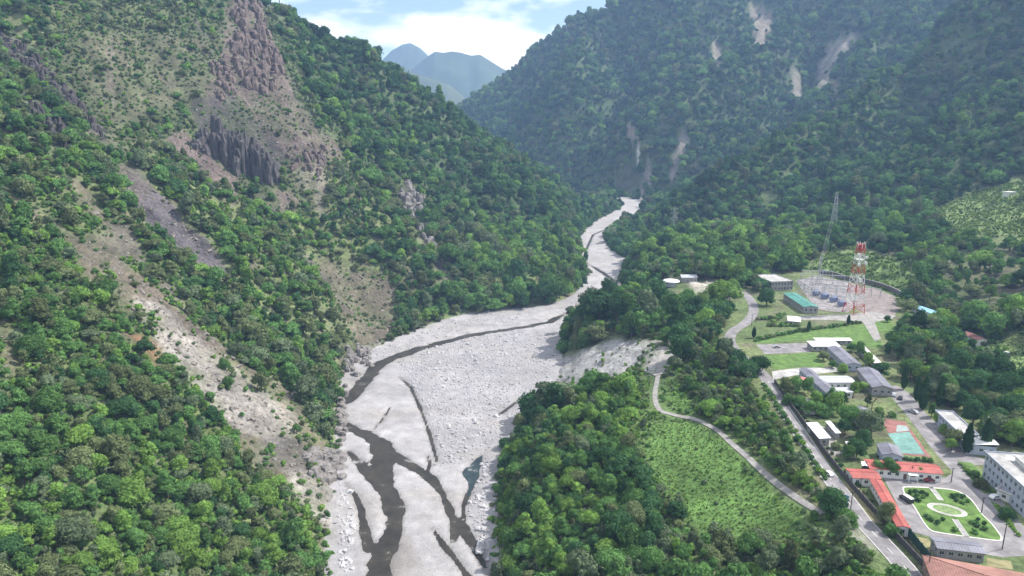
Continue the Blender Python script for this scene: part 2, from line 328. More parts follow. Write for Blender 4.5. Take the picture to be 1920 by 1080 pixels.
# ------------------------------------------------------------------ object helpers
def tag(o, label=None, cat=None, group=None, kind=None):
    if label: o['label'] = label
    if cat: o['category'] = cat
    if group: o['group'] = group
    if kind: o['kind'] = kind
    return o
def link(name, me, parent=None, m=None):
    o = bpy.data.objects.new(name, me); COL.objects.link(o)
    if parent: o.parent = parent
    if m is not None and me is not None and not me.materials:
        for q in (m if isinstance(m, (list, tuple)) else [m]): me.materials.append(q)
    return o
def empty(name, loc, rz=0.0):
    o = bpy.data.objects.new(name, None); COL.objects.link(o); o.location = tuple(float(q) for q in loc); o.rotation_euler = (0, 0, rz); o.empty_display_size = 0.5
    return o
def mesh_np(name, v, f, mi=None, smooth=False):
    me = bpy.data.meshes.new(name); v = np.asarray(v, np.float32); f = np.asarray(f, np.int32); k = f.shape[1]
    me.vertices.add(len(v)); me.vertices.foreach_set('co', v.ravel())
    me.loops.add(f.size); me.loops.foreach_set('vertex_index', f.ravel())
    me.polygons.add(len(f)); me.polygons.foreach_set('loop_start', np.arange(0, f.size, k, dtype=np.int32))
    me.polygons.foreach_set('loop_total', np.full(len(f), k, np.int32))
    if mi is not None: me.polygons.foreach_set('material_index', np.asarray(mi, np.int32))
    me.polygons.foreach_set('use_smooth', np.full(len(f), smooth))
    me.update(calc_edges=True); me.validate(); return me
def color_attr(me, name, rgb):
    a = me.color_attributes.new(name, 'FLOAT_COLOR', 'POINT')
    c = np.ones((len(rgb), 4), np.float32); c[:, :3] = rgb; a.data.foreach_set('color', c.ravel())

# ------------------------------------------------------------------ what covers the ground
def px_warp(x, y, z, amp):
    px, py = proj(x, y, z)
    px = px + amp * (fbm(x / 16, y / 16, 101, 3) - 0.5) * 2; py = py + amp * (fbm(x / 16, y / 16, 131, 3) - 0.5) * 2
    return px, py
PALE, TAN, PINK, PURP, DARKR, BROWN = (0.28, 0.262, 0.24), (0.215, 0.19, 0.155), (0.138, 0.108, 0.098), (0.10, 0.09, 0.098), (0.07, 0.062, 0.062), (0.135, 0.113, 0.09)
RSC = (0.235, 0.218, 0.19)
BARE = [  # outline, colour, strength
    ([(222, 500), (262, 522), (330, 600), (400, 650), (455, 690), (540, 738), (565, 790), (610, 850), (642, 872), (642, 960), (600, 935), (560, 905), (500, 880), (470, 850), (465, 810), (380, 730), (330, 660), (280, 600), (230, 550)], BROWN, 0.95),
    ([(262, 560), (300, 585), (345, 640), (420, 690), (500, 745), (545, 790), (530, 830), (470, 800), (400, 750), (350, 700), (300, 640)], PALE, 0.85),
    ([(520, 745), (535, 750), (552, 800), (540, 805)], TAN, 0.9), ([(500, 815), (620, 850), (640, 890), (560, 900), (480, 870)], PURP, 0.7),
    ([(555, 895), (600, 905), (640, 930), (640, 985), (600, 965), (570, 930)], PALE, 0.9),
    ([(222, 328), (262, 330), (312, 380), (352, 420), (402, 460), (432, 500), (440, 532), (400, 522), (368, 490), (328, 460), (286, 425), (248, 385)], PURP, 1.0),
    ([(312, 258), (345, 246), (378, 285), (442, 335), (446, 372), (400, 342), (345, 305)], PINK, 1.0),
    ([(0, 58), (40, 80), (100, 140), (160, 200), (205, 250), (190, 272), (140, 215), (90, 165), (30, 122), (0, 100)], DARKR, 0.95),
    ([(425, 0), (492, 0), (502, 60), (532, 120), (562, 200), (622, 258), (645, 300), (620, 330), (560, 310), (500, 255), (450, 180), (400, 200), (388, 160), (418, 100)], PINK, 0.9),
    ([(350, 190), (430, 170), (500, 240), (540, 290), (500, 330), (440, 330), (380, 270)], DARKR, 0.8),
    ([(745, 352), (768, 342), (792, 368), (806, 420), (818, 462), (838, 518), (826, 528), (792, 452), (755, 405)], DARKR, 0.85),
    ([(585, 478), (642, 520), (702, 508), (742, 540), (742, 622), (692, 652), (660, 642), (640, 590)], BROWN, 0.8),
    ([(640, 640), (690, 655), (700, 690), (660, 720), (640, 700)], DARKR, 0.7),
    ([(518, 358), (556, 370), (556, 404), (525, 402)], PINK, 0.9), ([(588, 300), (612, 330), (606, 412), (590, 402)], TAN, 0.8), ([(545, 310), (590, 320), (575, 360), (540, 345)], TAN, 0.6),
    ([(198, 80), (222, 90), (216, 205), (205, 190)], TAN, 0.8), ([(150, 60), (420, 60), (380, 180), (200, 250), (160, 160)], BROWN, 0.4),
    ([(100, 300), (140, 330), (200, 410), (190, 425), (130, 350)], BROWN, 0.85), ([(0, 355), (50, 380), (120, 430), (110, 450), (40, 400), (0, 385)], BROWN, 0.8), ([(100, 430), (150, 450), (200, 510), (180, 520)], BROWN, 0.8),
    ([(0, 590), (30, 620), (40, 700), (20, 720), (0, 680)], BROWN, 0.8), ([(55, 700), (90, 760), (80, 770), (50, 730)], BROWN, 0.7), ([(130, 800), (150, 910), (120, 930), (120, 850)], BROWN, 0.5),
    ([(40, 150), (120, 230), (130, 300), (90, 280), (40, 200)], DARKR, 0.6), ([(240, 630), (290, 640), (320, 700), (290, 690)], (0.20, 0.10, 0.065), 0.8),
    ([(1596, 62), (1620, 74), (1580, 100), (1564, 124), (1552, 172), (1522, 172), (1532, 112), (1558, 80)], RSC, 1.0), ([(1478, 130), (1502, 134), (1508, 186), (1484, 186)], RSC, 1.0), ([(1402, 10), (1460, 20), (1438, 90), (1410, 86)], TAN, 0.98), ([(1560, 150), (1580, 140), (1572, 200), (1556, 200)], TAN, 0.98),
    ([(1328, 78), (1356, 80), (1356, 128), (1336, 130)], TAN, 0.98), ([(1164, 205), (1202, 250), (1198, 284), (1170, 256)], TAN, 0.98), ([(1210, 300), (1230, 300), (1220, 374), (1192, 388), (1196, 350)], RSC, 1.0), ([(1300, 300), (1312, 305), (1300, 340), (1290, 340)], TAN, .98), ([(1232, 150), (1246, 150), (1240, 200), (1230, 200)], TAN, .98),
    ([(1274, 248), (1298, 254), (1279, 300), (1268, 344), (1246, 350), (1258, 290)], RSC, 1.0), ([(1186, 280), (1204, 280), (1204, 300), (1188, 300)], (0.6, 0.58, 0.55), 1.0), ([(1152, 318), (1196, 305), (1206, 340), (1190, 370), (1150, 368)], DARKR, 0.8),
    ([(1030, 690), (1050, 668), (1110, 655), (1165, 632), (1205, 640), (1200, 690), (1150, 705), (1110, 712), (1080, 725), (1040, 750), (1022, 755)], (0.31, 0.305, 0.30), 1.0),
    ([(1142, 548), (1170, 540), (1170, 566), (1148, 570)], TAN, 0.95), ([(1200, 640), (1260, 640), (1262, 690), (1215, 700)], (0.34, 0.33, 0.30), 0.8),
    ([(1292, 528), (1350, 526), (1354, 542), (1300, 552)], (0.40, 0.37, 0.33), 1.0), ([(1255, 485), (1272, 500), (1275, 520), (1258, 510)], TAN, 0.9),
    ([(1580, 985), (1630, 985), (1650, 1030), (1620, 1035), (1590, 1010)], (0.33, 0.31, 0.28), 0.8), ([(1810, 520), (1920, 470), (1920, 560), (1850, 600)], BROWN, 0.35),
    ([(1770, 380), (1900, 350), (1905, 362), (1790, 392)], TAN, 0.5),
]
CLEARPX = [[(1205, 645), (1266, 645), (1266, 722), (1205, 722)], [(1044, 574), (1072, 556), (1104, 538), (1168, 534), (1172, 556), (1112, 574), (1076, 598), (1052, 632), (1044, 620)], [(1733, 404), (1800, 370), (1935, 330), (1935, 462), (1860, 462), (1790, 446)], [(1236, 526), (1362, 524), (1362, 566), (1236, 574)], [(1025, 690), (1060, 690), (1120, 705), (1200, 690), (1212, 716), (1120, 742), (1070, 752), (1030, 775), (1010, 770)], [(1545, 478), (1612, 462), (1702, 492), (1722, 556), (1690, 560), (1640, 545), (1590, 530), (1540, 516)], [(1698, 578), (1768, 588), (1778, 612), (1700, 604)], [(1782, 624), (1850, 634), (1856, 672), (1785, 664)], [(1240, 530), (1310, 528), (1312, 552), (1242, 556)], [(1872, 362), (1912, 362), (1912, 380), (1872, 380)]]   # open ground in front of houses
BENCH = [(1205, 700), (1238, 700), (1236, 745), (1262, 772), (1345, 810), (1440, 903), (1545, 962), (1560, 1005), (1470, 1020), (1300, 1010), (1240, 930), (1180, 830)]
BELT = [(1262, 700), (1330, 640), (1362, 660), (1430, 740), (1560, 930), (1700, 1095), (1180, 1095), (1240, 1010), (1440, 1010), (1540, 970), (1440, 900), (1345, 808), (1270, 770)]
FIELD = [  # low growth without trees
    ([(1738, 402), (1800, 372), (1880, 345), (1935, 332), (1935, 440), (1860, 446), (1790, 432)], (0.20, 0.265, 0.10)),
    ([(1500, 505), (1545, 480), (1610, 464), (1700, 494), (1720, 552), (1690, 556), (1640, 538), (1600, 526), (1550, 514)], (0.16, 0.235, 0.085)),
    ([(1822, 650), (1880, 640), (1935, 630), (1935, 735), (1870, 725), (1835, 690)], (0.175, 0.25, 0.095)), ([(1880, 625), (1930, 620), (1930, 660), (1890, 660)], (0.16, 0.20, 0.08)),
    ([(1236, 788), (1300, 792), (1345, 815), (1400, 872), (1440, 915), (1510, 960), (1500, 1005), (1400, 1010), (1310, 1000), (1250, 925), (1205, 850)], (0.098, 0.178, 0.048)),
    ([(1244, 706), (1270, 716), (1322, 766), (1300, 778), (1250, 765)], (0.098, 0.178, 0.048)),
    ([(1310, 548), (1350, 545), (1345, 580), (1310, 585)], (0.13, 0.18, 0.06)),
]
SCRUB = [([(110, 0), (520, 0), (560, 110), (640, 300), (600, 420), (520, 400), (440, 370), (330, 300), (260, 320), (200, 280), (60, 130)], 0.75),
         ([(470, 780), (640, 850), (640, 900), (540, 900), (470, 860)], 0.6), ([(570, 470), (740, 510), (740, 640), (650, 680), (600, 560)], 0.55),
         ([(0, 250), (120, 330), (250, 480), (300, 640), (200, 640), (0, 500)], 0.35), ([(1740, 470), (1930, 440), (1930, 640), (1800, 600)], 0.5), ([(1200, 640), (1260, 640), (1260, 700), (1190, 700)], 0.7)]
vx, vy, vz = GX.ravel(), GY.ravel(), Z.ravel()
wpx, wpy = px_warp(vx, vy, vz, 9.0); pp0, pp1 = proj(vx, vy, vz)
nz1 = fbm(vx / 45, vy / 45, 201, 4); nz2 = fbm(vx / 14, vy / 14, 211, 4)
cov = np.empty((len(vx), 3))
cov[:] = (0.110, 0.150, 0.062)
t_ = sstep(0.42, 0.62, nz1)[:, None]; cov = cov * (1 - t_) + np.array((0.150, 0.180, 0.080)) * t_
t_ = (sstep(0.55, 0.7, nz2) * 0.6)[:, None]; cov = cov * (1 - t_) + np.array(BROWN) * t_
t_ = sstep(650, 900, vy)[:, None] * 0.75; cov = cov * (1 - t_) + np.array((0.055, 0.09, 0.038)) * t_
bare = np.zeros(len(vx)); fieldm = np.zeros(len(vx)); scrub = np.zeros(len(vx))
onpic = (wpx > -300) & (wpx < 2250) & (wpy > -150) & (wpy < 1250) & (vy > 60) & (vy < 2300)
I = np.nonzero(onpic)[0]
for poly, amt in SCRUB:
    sdp = poly_sd(wpx[I], wpy[I], poly); scrub[I] = np.maximum(scrub[I], amt * sstep(14, -14, sdp))
t_ = scrub[:, None] * 0.8; cov = cov * (1 - t_) + np.array((0.070, 0.080, 0.043)) * t_
for poly, col, amt in BARE:
    far_ = min(p_[0] for p_ in poly) > 1100 and max(p_[1] for p_ in poly) < 400; sx_ = 0.35 if far_ else 1.0
    sdp = poly_sd(pp0[I] * (1 - sx_) + wpx[I] * sx_, pp1[I] * (1 - sx_) + wpy[I] * sx_, poly); ed_ = 2.0 if far_ else 6.0; q = amt * sstep(ed_, -ed_, sdp + (4.0 if far_ else (-12 if poly[0] in ((222, 500), (262, 560), (555, 895)) else 0))) * (1 if amt > 0.97 else np.clip(0.55 + 1.3 * (nz2[I] - 0.3), 0, 1))
    cov[I] = cov[I] * (1 - q[:, None]) + np.array(col) * q[:, None]; bare[I] = np.maximum(bare[I], q)
cs = vx * 0.67 + vy * 0.74 + 12 * (fbm(vx / 40, vy / 40, 8) - 0.5) * 2; ds = vx * 0.74 - vy * 0.67
stk = sstep(0.85, 0.95, ridged(cs / 46, ds / 330, 741, 2)) * sstep(0.42, 0.56, fbm(vx / 70, vy / 70, 743, 3))
stk = stk * (poly_sd(wpx, wpy, [(-250, 40), (420, 40), (640, 320), (640, 640), (480, 620), (330, 760), (60, 900), (-250, 900)]) < 0) * 0.8
tone_ = vnoise(cs / 50, ds / 200, 745)[:, None]; colS = np.array(PURP) * tone_ + np.array(BROWN) * (1 - tone_)
cov = cov * (1 - stk[:, None]) + colS * stk[:, None]; bare = np.maximum(bare, stk)
q = sstep(12, -12, poly_sd(wpx, wpy, BENCH)) * 0.75 * (vy < 450) * (1 - bare); cov = cov * (1 - q[:, None]) + np.array((0.105, 0.165, 0.055)) * q[:, None]
for poly, col in FIELD:
    sdp = poly_sd(wpx[I], wpy[I], poly); q = sstep(14, -14, sdp)
    cov[I] = cov[I] * (1 - q[:, None]) + np.array(col) * (0.8 + 0.4 * nz2[I][:, None]) * q[:, None]; fieldm[I] = np.maximum(fieldm[I], q)
sdb, sff = sd.ravel(), sf.ravel()
q = sstep(7, 0, sdb) * 0.8 * (sdb < 20); cov = cov * (1 - q[:, None]) + np.array((0.33, 0.315, 0.30)) * q[:, None]; bare = np.maximum(bare, q)
Zt = Zt + (bare * (sff > 5) * (sdb > 3) * ((fbm(vx / 7, vy / 7, 301, 3) - 0.5) * 6.0 + (ridged((vx * .67 + vy * .74) / 9, (vx * .74 - vy * .67) / 60, 311, 2) - .6) * 4.0 * (vx < 0))).reshape(Zt.shape)
Z = np.where(inbed, Z, Zt)
BARE_G, FIELD_G, SCRUB_G = bare.reshape(Z.shape), fieldm.reshape(Z.shape), scrub.reshape(Z.shape)
def samp(G, x, y):
    i = np.clip(np.searchsorted(gx, x) - 1, 0, len(gx) - 2); j = np.clip(np.searchsorted(gy, y) - 1, 0, len(gy) - 2)
    fx = np.clip((x - gx[i]) / (gx[i + 1] - gx[i]), 0, 1); fy = np.clip((y - gy[j]) / (gy[j + 1] - gy[j]), 0, 1)
    return (G[j, i] * (1 - fx) + G[j, i + 1] * fx) * (1 - fy) + (G[j + 1, i] * (1 - fx) + G[j + 1, i + 1] * fx) * fy

nx, ny = len(gx), len(gy)
gi = np.arange(nx * ny).reshape(ny, nx)
faces = np.stack([gi[:-1, :-1], gi[:-1, 1:], gi[1:, 1:], gi[1:, :-1]], -1).reshape(-1, 4)
me = mesh_np('hillsides', np.column_stack([vx, vy, Zt.ravel()]), faces, smooth=True); color_attr(me, 'cover', cov)
terrain = tag(link('terrain', me, None, M_TERR), 'steep valley sides and green terrace around the river', None, None, 'structure')

# ------------------------------------------------------------------ river: gravel sheet, channels, water
CHAN = [  # pixel polyline with water width in metres
    [(1068, 585, 6), (1030, 604, 6), (990, 612, 7), (940, 620, 7), (880, 629, 7.5), (820, 645, 7.5), (770, 659, 8), (730, 673, 8.5), (703, 690, 9), (688, 712, 9), (664, 734, 10), (640, 757, 10), (615, 776, 9), (640, 796, 8), (680, 812, 8), (716, 834, 10), (724, 858, 11), (712, 882, 9), (722, 915, 8), (738, 950, 8), (740, 985, 7.5), (728, 1025, 8), (712, 1062, 8.5), (700, 1100, 9), (680, 1250, 14)],
    [(716, 834, 7), (752, 862, 5.5), (790, 884, 5), (815, 905, 5.5), (832, 930, 4.2), (845, 962, 4), (852, 995, 3.6), (850, 1015, 2)],
    [(846, 965, 3.5), (870, 992, 5), (895, 1030, 5), (918, 1075, 5), (935, 1130, 5)], [(800, 895, 2.5), (806, 870, 2.0), (802, 855, 1.0)],
    [(652, 848, 3), (672, 868, 4.5), (698, 898, 5), (712, 918, 4)], [(648, 906, 2), (666, 928, 2.6), (678, 958, 3.5), (684, 1000, 4.5), (690, 1030, 4)],
    [(870, 975, 1.6), (868, 950, 2.0), (878, 925, 3)], [(812, 992, 1.6), (832, 1024, 2.4), (855, 1050, 2.8), (880, 1085, 3)], [(748, 706, 1.5), (770, 726, 1.9), (788, 765, 1.9), (806, 815, 1.9), (820, 866, 1.7)], [(936, 778, 1.8), (952, 766, 2.2), (968, 754, 1.6)],
    [(700, 806, 1.2), (718, 785, 1.4), (731, 765, 0.8)], [(1094, 492, 3.5), (1120, 505, 4.5), (1146, 522, 5), (1160, 532, 5)], [(1098, 470, 3), (1094, 492, 3)], [(1140, 428, 2.5), (1112, 440, 3), (1098, 470, 3)], [(655, 742, 1.5), (672, 722, 2), (690, 700, 2)],
    [(1160, 532, 4), (1128, 552, 3), (1092, 566, 4), (1068, 585, 6)],
]
POOL_PX = [(866, 886), (880, 872), (906, 850), (902, 872), (896, 896), (886, 920), (876, 932), (878, 905)]
POOL = np.array([atr(*p)[:2] for p in POOL_PX])
bs = 1.5
bx0, bx1, by0, by1 = BED[:, 0].min() - 4, BED[:, 0].max() + 4, 120, BED[:, 1].max() + 4
BX, BY = np.meshgrid(np.arange(bx0, bx1, bs), np.arange(by0, by1, bs))
bsd = poly_sd(BX, BY, BED); keep = bsd < 7
bxf, byf, bsf = BX[keep], BY[keep], bsd[keep]
wob = (fbm(bxf / 9, byf / 9, 401) - 0.5) * 5.0 + (fbm(bxf / 3.5, byf / 3.5, 402) - 0.5) * 2.2
shore = np.full(bxf.shape, 99.0)
for ch in CHAN:
    pts = [tuple(atr(a, b)[:2]) for a, b, _ in ch]; ws = np.array([c_[2] for c_ in ch], float)
    dd, pr = line_d(bxf, byf, pts); i0 = np.clip(pr.astype(int), 0, len(ws) - 2); wv = ws[i0] + (ws[i0 + 1] - ws[i0]) * (pr - i0)
    shore = np.minimum(shore, dd - wv / 2 + wob * np.clip(wv / 8, 0.25, 1))
shore = np.minimum(shore, poly_sd(bxf, byf, POOL) + wob * 0.5)
bqx, bqy = proj(bxf, byf, river_z(byf)); bwx, bwy = bqx + 22 * (fbm(bxf / 18, byf / 18, 411) - 0.5), bqy + 22 * (fbm(bxf / 18, byf / 18, 412) - 0.5)
BOULD_PX = [(745, 690), (790, 655), (870, 632), (960, 620), (1040, 612), (1040, 680), (1010, 750), (940, 830), (900, 860), (850, 880), (820, 870), (800, 800), (770, 730)]
bould = sstep(14, -14, poly_sd(bwx, bwy, BOULD_PX))
bould = np.maximum(bould, sstep(10, -4, poly_sd(bwx, bwy, [(905, 860), (925, 860), (915, 1000), (918, 1080), (880, 960)])))
bould = np.maximum(bould, sstep(10, -4, poly_sd(bwx, bwy, [(636, 905), (660, 925), (668, 960), (660, 1010), (640, 1080), (632, 1000)])))
bould = np.maximum(bould, sstep(10, -6, poly_sd(bwx, bwy, [(690, 660), (800, 625), (900, 592), (1000, 590), (900, 608), (800, 640), (710, 676)])) * 0.6)
bz = river_z(byf) + 0.62 * np.tanh(shore / 2.2) + sstep(0, 8, shore) * (0.35 * (fbm(bxf / 22, byf / 22, 421) - 0.3) + bould * (fbm(bxf / 5, byf / 5, 422) - 0.35) * 0.9 + 0.12 * (fbm(bxf / 4, byf / 4, 423) - 0.5))
bz = bz + 0.5 * sstep(-6, 2, bsf)
bc = np.empty((len(bxf), 3)); bc[:] = (0.385, 0.372, 0.376)
q = bould[:, None]; bc = bc * (1 - q * 0.9) + np.array((0.345, 0.333, 0.342)) * q * 0.9
q = (0.35 * sstep(0.5, 0.7, fbm(bxf / 26, byf / 12, 431)) * (1 - bould))[:, None]; bc = bc * (1 - q) + np.array((0.30, 0.288, 0.286)) * q
q = sstep(0.9, -0.3, shore)[:, None] * 0.75; bc = bc * (1 - q) + np.array((0.17, 0.155, 0.14)) * q
bc = bc * (0.70 + 0.40 * fbm(bxf / 34, byf / 20, 441, 4))[:, None]; q = (sstep(.56, .7, fbm(bxf / 40 + 3, byf / 16, 443, 3)) * .3)[:, None]; bc = bc * (1 - q) + np.array((0.30, 0.275, 0.245)) * q
for poly, amt in (([(735, 1010), (770, 1000), (790, 1060), (740, 1085), (700, 1080)], 0.65), ([(640, 700), (690, 680), (700, 690), (660, 740)], 0.3), ([(770, 960), (800, 970), (825, 1000), (790, 985)], 0.35), ([(690, 780), (720, 770), (730, 800), (705, 800)], 0.25), ([(935, 770), (968, 752), (966, 760), (942, 782)], 0.6)):
    q = (amt * sstep(8, -8, poly_sd(bwx, bwy, poly)))[:, None]; bc = bc * (1 - q) + np.array((0.22, 0.20, 0.185)) * q
idm = -np.ones(BX.shape, int); idm[keep] = np.arange(keep.sum())
qd = np.stack([idm[:-1, :-1], idm[:-1, 1:], idm[1:, 1:], idm[1:, :-1]], -1).reshape(-1, 4); qd = qd[(qd >= 0).all(1)]
me = mesh_np('river_bed', np.column_stack([bxf, byf, bz]), qd, smooth=True); color_attr(me, 'cover', bc)
tag(link('river_bed', me, None, M_BED), 'pale grey gravel river bed with braided channels', None, None, 'structure')
def water_mat(name, col, rough):
    m, t, b = nodes_of(name); b.inputs['Base Color'].default_value = (*col, 1); b.inputs['Roughness'].default_value = rough; b.inputs['IOR'].default_value = 1.33; b.inputs['Specular IOR Level'].default_value = 0.28
    ge = t.nodes.new('ShaderNodeNewGeometry'); n = t.nodes.new('ShaderNodeTexNoise'); n.inputs['Scale'].default_value = 0.9; n.inputs['Detail'].default_value = 4
    bp = t.nodes.new('ShaderNodeBump'); bp.inputs['Strength'].default_value = 0.25; bp.inputs['Distance'].default_value = 0.25
    t.links.new(ge.outputs['Position'], n.inputs['Vector']); t.links.new(n.outputs['Fac'], bp.inputs['Height']); t.links.new(bp.outputs['Normal'], b.inputs['Normal'])
    nb = t.nodes.new('ShaderNodeTexNoise'); nb.inputs['Scale'].default_value = 0.11; nb.inputs['Detail'].default_value = 7; nb.inputs['Roughness'].default_value = 0.7; t.links.new(ge.outputs['Position'], nb.inputs['Vector'])
    cr = t.nodes.new('ShaderNodeValToRGB'); e = cr.color_ramp.elements; e[0].position = 0.34; e[0].color = (col[0] * .6, col[1] * .62, col[2] * .62, 1); e[1].position = 0.6; e[1].color = (col[0] * 1.5, col[1] * 1.45, col[2] * 1.4, 1)
    e2 = e.new(0.70); e2.color = (0.30, 0.29, 0.28, 1); t.links.new(nb.outputs['Fac'], cr.inputs['Fac']); t.links.new(cr.outputs['Color'], b.inputs['Base Color'])
    return m
M_WATER = water_mat('river_water', (0.034, 0.031, 0.025), 0.36); M_POOL = water_mat('pool_water', (0.018, 0.032, 0.036), 0.2)
wx_, wy_ = np.meshgrid(np.arange(bx0, bx1, 6.0), np.arange(by0, by1, 6.0)); ws_ = poly_sd(wx_, wy_, BED); kp = ws_ < 4
idm = -np.ones(wx_.shape, int); idm[kp] = np.arange(kp.sum())
qd = np.stack([idm[:-1, :-1], idm[:-1, 1:], idm[1:, 1:], idm[1:, :-1]], -1).reshape(-1, 4); qd = qd[(qd >= 0).all(1)]
me = mesh_np('river_water', np.column_stack([wx_[kp], wy_[kp], river_z(wy_[kp])]), qd)
tag(link('river_water', me, None, M_WATER), 'dark shallow water winding through the gravel', None, None, 'structure')
pc = POOL.mean(0); pv = [tuple(pc + (p - pc) * 1.08) for p in POOL]
me = bpy.data.meshes.new('pool'); me.from_pydata([(a, b, float(river_z(b)) + 0.05) for a, b in pv], [], [list(range(len(pv)))[::-1]])
tag(link('pool_water', me, None, M_POOL), 'still blue green pool at the edge of the gravel', None, None, 'structure')

# ------------------------------------------------------------------ far mountains that fade into the air
def far_mountain(name, crest, Y, depth, label, seed, col):
    cx = np.array([at_y(a, b, Y)[0] for a, b in crest]); cz = np.array([at_y(a, b - 20, Y)[2] for a, b in crest])
    xs = np.linspace(cx[0], cx[-1], 150); zs = np.interp(xs, cx, cz); ys = np.linspace(-1, 1, 60)
    X, S = np.meshgrid(xs, ys); yy = Y + S * depth
    prof = (1 - np.abs(S)) ** 1.15
    hz = np.interp(X, cx, cz) * prof
    dd_ = depth * 0.35
    hz = hz + (ridged(X / (depth * 0.35), yy / (depth * 0.9), seed) - 0.6) * depth * 0.16 * np.clip(np.abs(S) * 4, 0, 1) * prof + (fbm(X / 160, yy / 160, seed + 3) - 0.5) * 45 * (0.25 + np.clip(np.abs(S) * 3, 0, 1))
    g = np.arange(X.size).reshape(X.shape); f = np.stack([g[:-1, :-1], g[:-1, 1:], g[1:, 1:], g[1:, :-1]], -1).reshape(-1, 4)
    me = mesh_np(name, np.column_stack([X.ravel(), yy.ravel(), hz.ravel() - 30]), f, smooth=True)
    tag(link(name, me, None, mat('far_' + str(seed), col, 0.95, 0.4, 0.004)), label, None, None, 'structure')
far_mountain('mountain', [(560, 330), (690, 150), (735, 104), (755, 92), (770, 89), (786, 97), (800, 111), (830, 150), (900, 230), (1000, 330)], 6000, 1250, 'pointed blue peak farthest up the valley', 501, (0.05, 0.08, 0.04))
far_mountain('mountain', [(640, 330), (760, 150), (800, 116), (816, 107), (832, 108), (848, 104), (866, 107), (884, 113), (900, 111), (915, 121), (938, 136), (980, 160), (1060, 220), (1160, 330)], 5200, 1000, 'broad blue ridge behind the valley notch', 511, (0.05, 0.08, 0.04))
far_mountain('mountain', [(600, 80), (700, 110), (748, 133), (800, 150), (840, 165), (866, 184), (890, 215), (960, 320)], 3900, 700, 'darker blue slope descending into the valley notch', 521, (0.06, 0.08, 0.045))
# ------------------------------------------------------------------ roads, lawns and paving on the terrace
M_LAWN = mat('lawn_grass', (0.105, 0.185, 0.045), 0.95, 0.3, 0.35, bump=0.4, wear=0.25)
M_DRY = mat('dry_grass', (0.24, 0.22, 0.115), 0.95, 0.3, 0.4)
M_KERB = mat('kerb_concrete', (0.62, 0.60, 0.57), 0.85, 0.12, 0.8)
M_LINE = mat('road_paint', (0.72, 0.71, 0.68), 0.7, 0.12, 1.5)
M_COURT_R = mat('court_red', (0.30, 0.135, 0.12), 0.85, 0.16, 0.5, wear=0.3); M_COURT_G = mat('court_green', (0.17, 0.32, 0.285), 0.85, 0.14, 0.5, wear=0.25)
M_SUBGR = mat('substation_gravel', (0.27, 0.252, 0.25), 0.95, 0.3, 0.5, wear=0.4)
M_RED = mat('red_metal_roof', (0.40, 0.105, 0.088), 0.6, 0.12, 0.6, stretch=(3, .3, 1), seams=0.35, wear=0.22); M_SALM = mat('salmon_tile_roof', (0.36, 0.185, 0.15), 0.75, 0.14, 0.6, seams=0.5, wear=0.25)
M_GREYR = mat('grey_metal_roof', (0.205, 0.205, 0.245), 0.6, 0.12, 0.5, stretch=(3, .3, 1), seams=0.35, wear=0.25); M_LGREY = mat('light_grey_roof', (0.42, 0.43, 0.46), 0.6, 0.1, 0.5)
M_WROOF = mat('white_metal_roof', (0.78, 0.78, 0.77), 0.5, 0.06, 0.7, wear=0.12); M_GREEN = mat('green_metal_roof', (0.085, 0.27, 0.225), 0.55, 0.14, 0.6, seams=0.35, wear=0.25); M_BLUEW = mat('pale_blue_roof', (0.27, 0.50, 0.66), 0.45, 0.08, 0.6)
M_WALLW = mat('white_wall', (0.70, 0.69, 0.67), 0.85, 0.1, 0.5); M_WALLB = mat('pale_blue_and_shaded_white_wall', (0.42, 0.46, 0.55), 0.85, 0.1, 0.5); M_WALLG = mat('grey_wall', (0.33, 0.32, 0.32), 0.9, 0.18, 0.5); M_BRICK = mat('brown_wall', (0.28, 0.19, 0.15), 0.9, 0.2, 0.7)  # M_WALLB: pale blue walls, and the blue shade coloured onto the white block
M_GLASS = mat('window_glass', (0.03, 0.04, 0.05), 0.12, 0.2, 0.5, spec=0.6); M_FRAME = mat('window_frame', (0.55, 0.55, 0.55), 0.6, 0.05, 1.0); M_DOOR = mat('door_paint', (0.16, 0.11, 0.08), 0.7, 0.15, 1.0)
M_STEEL = mat('galvanised_steel', (0.45, 0.46, 0.48), 0.5, 0.1, 1.0, metal=0.4); M_DARK = mat('dark_metal', (0.05, 0.05, 0.055), 0.6, 0.15, 1.0); M_SHADE = mat('fence_green', (0.035, 0.085, 0.07), 0.8, 0.2, 0.8); M_WALLC = mat('wall_shadow_dark', (0.085, 0.08, 0.08), 0.95, 0.3, 0.5)  # M_WALLC: concrete wall colour darkened to stand for the shadow along it
M_XFMR = mat('transformer_blue_grey', (0.24, 0.28, 0.42), 0.55, 0.12, 1.0); M_PORC = mat('porcelain', (0.75, 0.74, 0.72), 0.3, 0.05, 1.0); M_RUB = mat('tyre_rubber', (0.03, 0.03, 0.03), 0.85, 0.1, 2.0); M_CARW = mat('white_car_paint', (0.78, 0.78, 0.78), 0.3, 0.03, 1.0, spec=0.5); M_CARB = mat('black_car_paint', (0.03, 0.03, 0.035), 0.3, 0.1, 1.0, spec=0.5)
M_YEL = mat('yellow_flowers', (0.55, 0.45, 0.04), 0.9, 0.3, 1.2); M_BLUE = mat('blue_sign_paint', (0.15, 0.32, 0.42), 0.5, 0.1, 1.0); M_PINKR = mat('pink_awning', (0.52, 0.20, 0.20), 0.7, 0.12, 0.7)

